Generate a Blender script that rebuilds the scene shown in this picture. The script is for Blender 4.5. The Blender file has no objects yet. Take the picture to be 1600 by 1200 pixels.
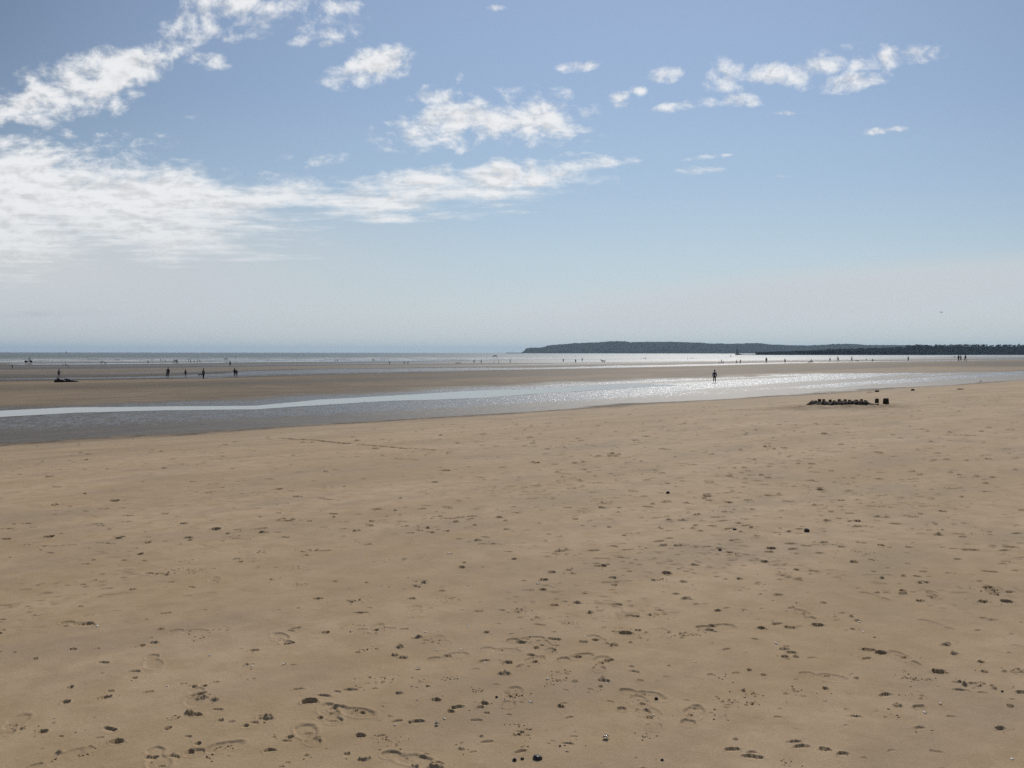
import bpy, bmesh, math, random
import numpy as np
from mathutils import Matrix, Vector

random.seed(7)
rng = np.random.default_rng(11)
S = bpy.context.scene
COL = S.collection
R = math.radians

# ------------------------------------------------------------------ camera
F = 1293.0                     # focal length in pixels of the 1600 px wide photograph
EYE = 1.65
cam_d = bpy.data.cameras.new('camera')
cam = bpy.data.objects.new('camera', cam_d)
COL.objects.link(cam)
cam_d.sensor_fit = 'HORIZONTAL'
cam_d.angle = 2 * math.atan(800 / F)
cam_d.clip_start = 0.05
cam_d.clip_end = 90000
CAM_M = Matrix.Translation((0, 0, EYE)) @ Matrix.Rotation(R(90 - 2.168), 4, 'X') @ Matrix.Rotation(R(0.068), 4, 'Z')
cam.matrix_world = CAM_M
S.camera = cam

# ------------------------------------------------------------------ light, sky, exposure
SUN_EL, SUN_AZ = 41.0, 14.0          # azimuth clockwise from the view direction (+Y)
vs = S.view_settings
vs.view_transform = 'Standard'
vs.look = 'None'
vs.gamma = 1
vs.use_curve_mapping = False
vs.exposure = 0.0
sun_d = bpy.data.lights.new('sun', 'SUN')
sun_d.energy = 3.2
sun_d.angle = R(0.5)
sun_d.color = (1.0, 0.95, 0.87)
sun = bpy.data.objects.new('sun', sun_d)
COL.objects.link(sun)
sd = Vector((math.sin(R(SUN_AZ)) * math.cos(R(SUN_EL)), math.cos(R(SUN_AZ)) * math.cos(R(SUN_EL)), math.sin(R(SUN_EL))))
sun.rotation_euler = (-sd).to_track_quat('-Z', 'Y').to_euler()
sun.location = (0, 0, 60)


class NT:
    """small helper that adds nodes and links them"""
    def __init__(self, tree):
        self.t = tree
        tree.nodes.clear()

    def n(self, kind, **kw):
        nd = self.t.nodes.new(kind)
        for k, v in kw.items():
            setattr(nd, k, v)
        return nd

    def put(self, sock, v):
        if isinstance(v, bpy.types.NodeSocket):
            self.t.links.new(v, sock)
        elif v is not None:
            if sock.type == 'RGBA' and len(v) == 3:
                v = (*v, 1)
            sock.default_value = v

    def math(self, op, a, b=None, c=None, clamp=False):
        nd = self.n('ShaderNodeMath', operation=op, use_clamp=clamp)
        for i, v in enumerate((a, b, c)):
            if v is not None:
                self.put(nd.inputs[i], v)
        return nd.outputs[0]

    def vmath(self, op, a, b=None, scale=None):
        nd = self.n('ShaderNodeVectorMath', operation=op)
        self.put(nd.inputs[0], a)
        if b is not None:
            self.put(nd.inputs[1], b)
        if scale is not None:
            self.put(nd.inputs['Scale'], scale)
        return nd.outputs['Value'] if op in ('LENGTH', 'DOT_PRODUCT') else nd.outputs[0]

    def ramp(self, v, lo, hi, to0=0.0, to1=1.0, smooth=True):
        nd = self.n('ShaderNodeMapRange', interpolation_type='SMOOTHSTEP' if smooth else 'LINEAR')
        for i, x in enumerate((v, lo, hi, to0, to1)):
            self.put(nd.inputs[i], x)
        return nd.outputs[0]

    def mix(self, f, a, b, mode='MIX'):
        nd = self.n('ShaderNodeMix', data_type='RGBA', blend_type=mode)
        self.put(nd.inputs[0], f)
        self.put(nd.inputs[6], a)
        self.put(nd.inputs[7], b)
        return nd.outputs[2]

    def noise(self, vec, scale, detail=2.0, rough=0.5, dist=0.0, out=0):
        nd = self.n('ShaderNodeTexNoise')
        self.put(nd.inputs['Vector'], vec)
        self.put(nd.inputs['Scale'], scale)
        self.put(nd.inputs['Detail'], detail)
        self.put(nd.inputs['Roughness'], rough)
        self.put(nd.inputs['Distortion'], dist)
        return nd.outputs[out]

    def mapping(self, vec, loc=(0, 0, 0), rot=(0, 0, 0), scale=(1, 1, 1), kind='POINT'):
        nd = self.n('ShaderNodeMapping', vector_type=kind)
        self.put(nd.inputs[0], vec)
        nd.inputs['Location'].default_value = loc
        nd.inputs['Rotation'].default_value = rot
        nd.inputs['Scale'].default_value = scale
        return nd.outputs[0]

    def bump(self, h, strength=1.0, dist=0.01, normal=None):
        nd = self.n('ShaderNodeBump')
        self.put(nd.inputs['Strength'], strength)
        self.put(nd.inputs['Distance'], dist)
        self.put(nd.inputs['Height'], h)
        if normal is not None:
            self.put(nd.inputs['Normal'], normal)
        return nd.outputs[0]

    def bsdf(self, color=None, rough=None, normal=None, **kw):
        nd = self.n('ShaderNodeBsdfPrincipled')
        self.put(nd.inputs['Base Color'], color)
        self.put(nd.inputs['Roughness'], rough)
        if normal is not None:
            self.put(nd.inputs['Normal'], normal)
        for k, v in kw.items():
            self.put(nd.inputs[k.replace('_', ' ')], v)
        return nd.outputs[0]

    def attr(self, name):
        return self.n('ShaderNodeAttribute', attribute_name=name).outputs['Fac']

    def out(self, shader):
        o = self.n('ShaderNodeOutputMaterial')
        self.t.links.new(shader, o.inputs['Surface'])


world = bpy.data.worlds.new('World')
S.world = world
world.use_nodes = True
W = NT(world.node_tree)
sky = W.n('ShaderNodeTexSky', sky_type='NISHITA', sun_disc=False, sun_elevation=R(SUN_EL), sun_rotation=R(SUN_AZ),
          altitude=0, air_density=1.0, dust_density=0.3, ozone_density=2.5)
dirv = W.n('ShaderNodeTexCoord').outputs['Generated']
sx = W.n('ShaderNodeSeparateXYZ')
W.put(sx.inputs[0], dirv)
dx, dy, dz = sx.outputs
front = W.math('MAXIMUM', dy, 0.03)
gx = W.math('DIVIDE', dx, front)
gz = W.math('DIVIDE', dz, front)
g = W.n('ShaderNodeCombineXYZ')
W.put(g.inputs[0], gx)
W.put(g.inputs[1], gz)
g = g.outputs[0]
# the cloud layer seen as a plane overhead
inv = W.math('DIVIDE', 1.0, W.math('ADD', W.math('MAXIMUM', dz, 0.0), 0.06))
cp = W.n('ShaderNodeCombineXYZ')
W.put(cp.inputs[0], W.math('MULTIPLY', dx, inv))
W.put(cp.inputs[1], W.math('MULTIPLY', dy, inv))
cp = cp.outputs[0]
# where the cloud banks lie: bearing, height, half-width, half-height, tilt, weight
PX = lambda x, y: ((x - 800) / F, (551 - y) / F)
BANKS = [
    (115, 146, 140, 52, 12, 1.12), (205, 112, 80, 38, 6, 1.08), (70, 172, 140, 34, 0, 1.0), (300, 50, 105, 38, 30, .92), (470, 72, 34, 13, 0, .9), (512, 76, 22, 11, 0, .95), (530, 18, 50, 18, 4, .85), (405, 62, 50, 16, 0, .85), (262, 95, 30, 12, 0, .9),
    (440, 35, 150, 60, 8, .62), (370, 18, 70, 26, 6, .9), (335, 102, 46, 17, 0, .9), (440, 105, 30, 11, 0, .7), (585, 112, 75, 34, 10, 1.05),
    (560, 128, 75, 14, 4, .7), (720, 198, 135, 46, 8, .95), (845, 193, 105, 42, -6, .92), (676, 155, 44, 17, 0, .9),
    (150, 318, 350, 84, -6, 1.45), (0, 340, 240, 100, 0, 1.35), (330, 325, 170, 40, -3, 1.1), (700, 298, 290, 42, 7, 1.15), (640, 337, 120, 13, 4, .8), (880, 265, 130, 18, 6, .85), (470, 300, 130, 34, 0, .8), (800, 318, 110, 22, 8, .8),
    (100, 240, 180, 40, 2, .82), (1215, 124, 75, 24, 4, 1.1), (1275, 112, 60, 18, 10, .95), (1390, 97, 95, 20, 8, 1.05), (1320, 134, 85, 18, 8, 1.05),
    (1135, 125, 42, 34, 0, .72), (1150, 161, 58, 13, 4, .85), (1062, 170, 45, 11, 8, .78), (1031, 122, 36, 17, 14, .76),
    (900, 110, 34, 12, 4, .85), (996, 146, 15, 10, 0, .85), (719, 127, 12, 12, 0, .85), (1362, 209, 48, 7, 6, .85),
    (1080, 269, 66, 8, 3, .85), (1100, 248, 40, 5, 6, .75), (430, 404, 100, 7, 1, .8), (222, 391, 60, 6, 0, .7), (1200, 277, 50, 4, 0, .6),
    (490, 255, 60, 18, 4, .7), (800, 155, 150, 22, 0, .62), (775, 22, 20, 6, 0, .7), (320, 188, 60, 7, 0, .65), (280, 418, 45, 6, 0, .6), (1330, 112, 130, 40, 8, .5),
    (510, 70, 60, 30, 0, .65), (950, 160, 60, 14, 0, .6), (1215, 181, 22, 5, 0, .6),
]
mask = None
for (x, y, a, b, rot, w) in BANKS:
    c = PX(x, y)
    v = W.mapping(g, loc=(c[0], c[1], 0), rot=(0, 0, R(rot)), scale=(a / F, b / F, 1), kind='TEXTURE')
    m = W.math('MULTIPLY', W.math('SUBTRACT', 1.0, W.math('MULTIPLY', W.vmath('DOT_PRODUCT', v, v), 0.7), clamp=True), w)
    mask = m if mask is None else W.math('MAXIMUM', mask, m)
yc = W.math('DIVIDE', 0.55, W.math('ADD', W.math('MAXIMUM', gz, 0.0), 0.25))
cq = W.n('ShaderNodeCombineXYZ')
W.put(cq.inputs[0], gx)
W.put(cq.inputs[1], yc)
cq = cq.outputs[0]
warp = W.vmath('SCALE', W.vmath('SUBTRACT', W.noise(cq, 7.0, 3, out=1), (0.5, 0.5, 0.5)), scale=0.05)
cpw = W.vmath('ADD', cq, warp)
big = W.noise(cpw, 9.0, 6.0, 0.58)
puff = W.noise(W.mapping(cpw, scale=(1.0, 0.8, 1)), 34.0, 7.0, 0.62)
wisp = W.noise(W.mapping(cpw, rot=(0, 0, R(-6)), scale=(0.55, 2.2, 1)), 12.0, 7.0, 0.62)
lowc = W.ramp(gz, 0.17, 0.25, 0.75, 0.0)
puff = W.math('ADD', W.math('MULTIPLY', puff, W.math('SUBTRACT', 1.0, lowc)), W.math('MULTIPLY', wisp, lowc))
tex = W.math('ADD', W.math('MULTIPLY', big, 0.45), W.math('MULTIPLY', puff, 0.55))
dens = W.math('ADD', mask, W.math('MULTIPLY', W.math('SUBTRACT', tex, 0.5), 4.6))
cover = W.math('MULTIPLY', W.ramp(dens, 0.34, 1.28), W.ramp(mask, 0.02, 0.3))
puff2 = W.noise(W.mapping(W.vmath('ADD', cpw, (0.004, -0.016, 0.0)), scale=(1.0, 0.8, 1)), 34.0, 6.0, 0.62)
relief = W.ramp(W.math('SUBTRACT', puff, puff2), -0.22, 0.10, 0.77, 1.0)
cloudcol = W.vmath('SCALE', (0.99, 1.0, 1.01), scale=relief)
SKY_S = 0.10
skyn = W.vmath('SCALE', sky.outputs[0], scale=SKY_S)
# hazy summer air over the sea: pale at the horizon, blue higher up
r_ = W.n('ShaderNodeValToRGB')
W.put(r_.inputs[0], W.math('MAXIMUM', gz, 0.0))
els = r_.color_ramp.elements
els[0].position, els[0].color = 0.0, (0.52, 0.575, 0.60, 1)
els[1].position, els[1].color = 0.44, (0.295, 0.405, 0.61, 1)
for pos, col in ((0.05, (0.56, 0.62, 0.645, 1)), (0.11, (0.49, 0.60, 0.675, 1)), (0.20, (0.39, 0.525, 0.675, 1)), (0.31, (0.325, 0.45, 0.645, 1))):
    e_ = els.new(pos)
    e_.color = col
side = W.math('SUBTRACT', 1.0, W.math('MULTIPLY', W.math('POWER', W.math('ABSOLUTE', W.math('SUBTRACT', gx, 0.17)), 2.0), W.ramp(gz, 0.0, 0.45, 0.22, 0.72)))
air = W.vmath('SCALE', r_.outputs[0], scale=W.math('MAXIMUM', side, 0.5))
skyc = W.mix(0.12, air, W.vmath('MINIMUM', skyn, (1.0, 1.0, 1.0)))
cover = W.math('MULTIPLY', cover, W.ramp(gz, 0.06, 0.2, 0.5, 0.95))
veil = W.math('MULTIPLY', W.ramp(W.noise(W.mapping(cp, scale=(0.5, 0.9, 1)), 0.9, 4), 0.42, 0.75), W.ramp(gz, 0.03, 0.16, 0.18, 0.0))
haze_l = W.mapping(g, loc=(PX(20, 430)[0], PX(20, 430)[1], 0), scale=(900 / F, 170 / F, 1), kind='TEXTURE')
haze_l = W.math('MULTIPLY', W.ramp(W.vmath('LENGTH', haze_l), 0.0, 1.0, 1.0, 0.0), 1.0)
haze_r = W.mapping(g, loc=(PX(1350, 455)[0], PX(1350, 455)[1], 0), rot=(0, 0, R(5)), scale=(800 / F, 62 / F, 1), kind='TEXTURE')
haze_r = W.math('MULTIPLY', W.ramp(W.vmath('LENGTH', haze_r), 0.2, 1.0, 1.0, 0.0), 0.8)
veil = W.math('MAXIMUM', veil, W.math('MAXIMUM', haze_l, haze_r))
skyv = W.mix(veil, skyc, (0.60, 0.63, 0.65))
streak = W.mapping(g, loc=(PX(70, 491)[0], PX(70, 491)[1], 0), rot=(0, 0, R(1)), scale=(190 / F, 8 / F, 1), kind='TEXTURE')
skyv = W.mix(W.math('MULTIPLY', W.ramp(W.vmath('LENGTH', streak), 0.0, 1.0, 1.0, 0.0), W.ramp(big, 0.3, 0.6, 0.1, 0.7)), skyv, (0.47, 0.51, 0.56))
CLOUD_L = 0.88
final = W.mix(cover, skyv, W.vmath('SCALE', cloudcol, scale=CLOUD_L))
bg = W.n('ShaderNodeBackground')
W.put(bg.inputs[0], final)
bg.inputs[1].default_value = 1.0
wo = W.n('ShaderNodeOutputWorld')
world.node_tree.links.new(bg.outputs[0], wo.inputs[0])
world.cycles.sampling_method = 'MANUAL'
world.cycles.sample_map_resolution = 1024


def material(name):
    m = bpy.data.materials.new(name)
    m.use_nodes = True
    return m, NT(m.node_tree)


# ------------------------------------------------------------------ numeric noise
_T = rng.random((256, 256)).astype(np.float32)


def vnoise(x, y, seed=0):
    x = x + seed * 17.31
    y = y + seed * 9.77
    xi = np.floor(x).astype(np.int64)
    yi = np.floor(y).astype(np.int64)
    fx = (x - xi).astype(np.float32)
    fy = (y - yi).astype(np.float32)
    fx = fx * fx * fx * (fx * (fx * 6 - 15) + 10)
    fy = fy * fy * fy * (fy * (fy * 6 - 15) + 10)
    x0 = xi & 255
    y0 = yi & 255
    x1 = (xi + 1) & 255
    y1 = (yi + 1) & 255
    a = _T[x0, y0]
    b = _T[x1, y0]
    c = _T[x0, y1]
    d = _T[x1, y1]
    return a + (b - a) * fx + (c - a) * fy + (a - b - c + d) * fx * fy - 0.5


def smooth(v, lo, hi):
    t = np.clip((v - lo) / (hi - lo), 0, 1)
    return t * t * (3 - 2 * t)


# ------------------------------------------------------------------ lie of the land
SH = np.array([0.7507, 0.6606])          # along the shore
_pn = [-6000, -600, -200, -100, -40, 0, 8, 17, 32, 40, 55, 66, 84, 110, 128, 138, 150, 172, 195, 295, 420, 575, 700, 1000, 3000, 40000]
_pz = [12, 10, 6, 3, .6, 0, -.1, -.42, -1.6, -1.95, -2.12, -2.12, -1.85, -2.2, -2.55, -2.72, -2.75, -2.6, -2.9, -3.5, -3.9, -4.45, -5, -6.5, -10, -30]
_tn = np.concatenate([np.arange(-6000, -300, 50), np.arange(-300, 1200, 1.0), np.arange(1200, 40001, 50)])
_tz = np.interp(_tn, _pn, _pz)
_k = np.exp(-0.5 * (np.arange(-9, 10) / 3.5) ** 2)
_k /= _k.sum()
_sel = (_tn > -280) & (_tn < 1180)
_tz[_sel] = np.convolve(np.pad(_tz, 9, 'edge'), _k, 'valid')[_sel]


def sn(X, Y):
    return X * SH[0] + Y * SH[1], -X * SH[1] + Y * SH[0]


def base_z(X, Y):
    s, n = sn(X, Y)
    z = np.interp(n, _tn, _tz)
    t = 0.008 * np.clip(s - 40, 0, 200)
    t = 1.6 * smooth(t, -0.4, 2.0) - 1.6 * smooth(0.0, -0.4, 2.0)
    return z + t * (1 - smooth(n, 150, 420)) * smooth(n, -60, 60)


SEA = -4.35


def ray(px, py):
    d = CAM_M.to_3x3() @ Vector(((px - 800) / F, -(py - 600) / F, -1))
    return np.array(d.normalized())


def unproj(px, py):
    """the point of the bare ground (or the sea) that lies behind a point of the photograph"""
    d = ray(px, py)
    t = np.concatenate([np.arange(2, 60, 0.05), np.geomspace(60, 30000, 6000)])
    X, Y, Z = d[0] * t, d[1] * t, EYE + d[2] * t
    b = np.maximum(base_z(X, Y), SEA)
    i = int(np.argmax(Z < b))
    if Z[i] >= b[i]:
        i = len(t) - 1
    else:
        e0, e1 = Z[i - 1] - b[i - 1], b[i] - Z[i]
        k = e0 / (e0 + e1 + 1e-9)
        tt = t[i - 1] + (t[i] - t[i - 1]) * k
        return np.array([d[0] * tt, d[1] * tt, EYE + d[2] * tt])
    return np.array([X[i], Y[i], b[i]])


def edge(pts):
    """a line of the shore as distance n over the coordinate s"""
    q = [unproj(*p) for p in pts]
    a = sorted((sn(p[0], p[1]) for p in q))
    return np.array([v[0] for v in a]), np.array([v[1] for v in a])


E_A = edge([(0, 692), (270, 677), (500, 662), (750, 648), (990, 630.5), (1116, 624), (1230, 617), (1360, 607.5), (1500, 601), (1600, 593)])
E_P0 = edge([(0, 652), (120, 645), (270, 641), (400, 640), (500, 633), (600, 627), (750, 622), (830, 616), (990, 606), (1060, 602)])
E_P1 = edge([(0, 642), (100, 637), (270, 635), (400, 634), (500, 624.6), (600, 619), (750, 610), (830, 608), (990, 599), (1060, 599)])
E_C = edge([(0, 639), (270, 629), (400, 626), (500, 620), (750, 607), (990, 596), (1100, 593), (1230, 586), (1300, 584), (1420, 583), (1600, 581)])
E_D0 = edge([(0, 594), (100, 592.5), (270, 590.5), (330, 590), (400, 587.5), (500, 584.5), (720, 580), (850, 577), (990, 573.5), (1100, 571), (1230, 567.5), (1300, 566.5), (1400, 565)])
E_D1 = edge([(0, 592.5), (100, 590.5), (270, 588), (330, 585), (400, 580), (500, 577), (600, 576), (720, 574.5), (850, 574.5), (990, 571), (1100, 569), (1230, 566), (1300, 565), (1400, 564)])


def at(e, s):
    return np.interp(s, e[0], e[1])


# ------------------------------------------------------------------ the sand: one sheet from under the camera to beyond the sea
DENSE = 1500
th = np.concatenate([np.linspace(-37.5, 37.5, DENSE), np.geomspace(1, 144, 46)[1:] + 37.5 - 1, np.linspace(182, 318, 30), 322.5 - (np.geomspace(1, 144, 46)[::-1] - 1)[:-1]])
th = np.unique(np.round(th, 6))
th = th[(th >= -37.5) & (th < 322.4)]
th = np.radians(th)
rs = np.concatenate([np.geomspace(0.25, 2.9, 24)[:-1], np.exp(np.arange(math.log(2.9), math.log(9.5), 0.00135)),
                     np.exp(np.arange(math.log(9.5), math.log(24), 0.0020)), np.exp(np.arange(math.log(24), math.log(75), 0.0034)), np.exp(np.arange(math.log(75), math.log(900), 0.006)), np.geomspace(900, 40000, 90)])
NR, NTH = len(rs), len(th)
X = (rs[:, None] * np.sin(th)[None, :])
Y = (rs[:, None] * np.cos(th)[None, :])
BZ = base_z(X, Y)
s_, n_ = sn(X, Y)
nA, nC = at(E_A, s_), at(E_C, s_)
nP0, nP1 = at(E_P0, s_), at(E_P1, s_)
nD0, nD1 = at(E_D0, s_), at(E_D1, s_)
jit = 1.6 * vnoise(s_ / 9, n_ / 5, 1) + 1.1 * vnoise(s_ / 2.2, n_ / 1.4, 2) + 0.7 * vnoise(s_ / 0.7, n_ / 0.6, 35)
nj = n_ + jit * np.clip(rs[:, None] / 45, 0.3, 3)
inrun = smooth(nj, nA - 0.6, nA + 0.9)
tt = (nj - nA) / np.maximum(nC - nA, 1)
wet = np.zeros_like(X, dtype=np.float32)
wet += inrun * 0.95
wet -= 0.5 * smooth(nj, nC - 2, nC + 6) * (1 - smooth(nj, nD0 - 14, nD0 - 1)) * (0.8 + vnoise(s_ / 40, n_ / 14, 3))
far = smooth(nj, nD1 + 3, nD1 + 25)
wet -= 0.35 * far * smooth(vnoise(s_ / 260, n_ / 24, 4), -0.12, 0.08) * (1 - smooth(s_, 330, 700))
damp = smooth(n_, 14, 31) * 0.12 + 0.10 * vnoise(s_ / 5, n_ / 1.8, 5) + 0.10 * vnoise(s_ / 1.6, n_ / 0.9, 6)
wet = np.clip(wet + damp, 0, 1)
gl = smooth(tt, 0.18, 0.42) * (1 - smooth(tt, 0.93, 1.12))
gl *= 0.5 + 0.5 * smooth(s_, 5, 60)
island = smooth(vnoise(s_ / 26, n_ / 3.2, 7), 0.08, 0.22) * smooth(s_, 40, 75)
gl *= 1 - 0.8 * island
sheen = np.clip(inrun * (1 - smooth(tt, 0.98, 1.2)) + 0.5 * far * (1 - smooth(n_, 600, 900)), 0, 1)
gl += smooth(nj, nD0 - 1.5, nD0 + 2.5) * (1 - smooth(nj, nD1 - 1, nD1 + 4)) * 0.9
bands = smooth(vnoise(s_ / 300, n_ / 17, 8) - 0.2 + 0.32 * smooth(s_, 150, 420), -0.02, 0.16)
gl += far * bands * 0.95
gl = np.clip(gl, 0, 1)
strip = np.exp(-((nj - nA + 0.9) / 1.35) ** 2) * (0.95 + 0.9 * vnoise(s_ / 0.9, n_ / 0.5, 9) + 0.6 * vnoise(s_ / 0.3, n_ / 0.25, 19))
strip = np.clip(strip, 0, 1)

# relief
H = np.zeros_like(X)
dry = 1 - inrun
H += 0.030 * vnoise(s_ / 3.4, n_ / 1.7, 10) + 0.014 * vnoise(s_ / 1.1, n_ / 0.7, 11)
H += (0.0045 * vnoise(X / 0.33, Y / 0.33, 12) + 0.0024 * vnoise(X / 0.12, Y / 0.12, 13) + 0.0013 * vnoise(X / 0.045, Y / 0.045, 25)) * (rs[:, None] < 60)
rough_bits = np.maximum(vnoise(X / 0.055, Y / 0.055, 14) - 0.22, 0)
patch = smooth(vnoise(X / 1.3, Y / 1.3, 15) + 0.5 * vnoise(X / 0.4, Y / 0.4, 16), 0.16, 0.42)
H += 0.028 * rough_bits * patch * dry * (rs[:, None] < 40)
H += strip * 0.05 * np.maximum(vnoise(X / 0.22, Y / 0.22, 17), -0.1)
H *= 1 - 0.6 * inrun
# ripples of the wet sand
H += inrun * 0.012 * vnoise(s_ / 0.5, n_ / 0.22, 18) * (rs[:, None] < 140)
DUG_SHADE = 0.30 * patch * dry * (rs[:, None] < 40) * smooth(rough_bits, 0.0, 0.1)


def window(x, y, rad):
    d = math.hypot(x, y)
    a = math.atan2(x, y)
    i0, i1 = np.searchsorted(rs, [d - rad, d + rad])
    j0, j1 = np.searchsorted(th[:DENSE], [a - rad / d, a + rad / d])
    return slice(i0, i1), slice(j0, j1)


def stamp(x, y, a, b, rot, depth, kind='pit', dark=0.3):
    """presses a mark of half-length a and half-width b into the sand (depth < 0: a lump)"""
    w = window(x, y, max(a, b) * 1.9)
    if w[0].stop - w[0].start < 1 or w[1].stop - w[1].start < 1:
        return
    ux, uy = X[w] - x, Y[w] - y
    c, sn_ = math.cos(rot), math.sin(rot)
    u = (ux * c + uy * sn_) / a
    v = (-ux * sn_ + uy * c) / b
    m_ = min(a, b)
    wob = 0.42 * vnoise(X[w] / (0.9 * m_), Y[w] / (0.9 * m_), 20) + 0.30 * vnoise(X[w] / (0.4 * m_), Y[w] / (0.4 * m_), 21)
    q = np.sqrt(u * u + v * v) + wob
    if kind == 'pit':                          # a shallow print with a crisp edge
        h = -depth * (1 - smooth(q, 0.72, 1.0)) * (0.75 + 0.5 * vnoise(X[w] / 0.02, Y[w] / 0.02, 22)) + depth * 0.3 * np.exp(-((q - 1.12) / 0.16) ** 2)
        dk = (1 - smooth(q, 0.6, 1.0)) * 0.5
    elif kind == 'heel':                       # a steep far wall and a floor that rises gently towards the near side
        k = np.clip(0.42 + 0.58 * v, 0, 1.1)
        h = -depth * (1 - smooth(q, 0.80, 1.0)) * k + depth * 0.35 * np.exp(-((q - 1.15) / 0.2) ** 2) * np.clip(0.6 + 0.4 * v, 0, 1)
        dk = np.exp(-((q - 0.86) / 0.2) ** 2) * smooth(v, 0.1, 0.6)  # shade of the far wall painted into the colour
    elif kind == 'lump':
        h = depth * (1 - smooth(q, 0.35, 1.0)) * (1 + 1.1 * vnoise(X[w] / (0.35 * m_), Y[w] / (0.35 * m_), 23))
        dk = 0.6 * (1 - smooth(q, 0.6, 1.1))
    elif kind == 'shoe':                       # sole and heel with a waist between
        uu, vv = ux * c + uy * sn_, -ux * sn_ + uy * c
        q1 = np.sqrt(((uu - 0.28 * a) / (0.68 * a)) ** 2 + (vv / b) ** 2) + 0.5 * wob
        q2 = np.sqrt(((uu + 0.66 * a) / (0.36 * a)) ** 2 + (vv / (0.78 * b)) ** 2) + 0.5 * wob
        qq = np.minimum(q1, q2)
        tread = 0.35 * vnoise(X[w] / 0.012, Y[w] / 0.03, 24)
        h = -depth * (1 - smooth(qq, 0.82, 1.02)) * (0.7 + tread + 0.5 * np.clip(-uu / a, 0, 1) + 0.4 * np.clip(uu / a - .4, 0, 1)) + depth * 0.35 * np.exp(-((qq - 1.16) / 0.14) ** 2)
        dk = (1 - smooth(qq, 0.7, 1.0)) * 0.35
    else:                                      # a curved step
        e = q - 1.0
        side = smooth(v, -0.1, 0.5)
        h = -depth * (1 - smooth(e, -0.7, 0.02)) * side
        h = h + depth * 0.4 * np.exp(-((e - 0.12) / 0.14) ** 2) * side
        dk = np.exp(-(e / 0.14) ** 2) * side  # shade painted along the step
    H[w] += h
    DUG_SHADE[w] = np.maximum(DUG_SHADE[w], dk * dark * (0.45 + 0.55 * min(1.0, math.hypot(x, y) / 14)))  # damp sand tint with the mark's shade painted in, stronger farther off


CRUMBS = []


def crumbs(x, y, spread_x, spread_y, k, size):
    for _ in range(k):
        CRUMBS.append((x + random.gauss(0, spread_x), y + random.gauss(0, spread_y), size * random.uniform(0.5, 1.4)))


def ground_dist(px, py):
    p = unproj(px, py)
    return p, math.hypot(p[0], p[1])


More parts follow.
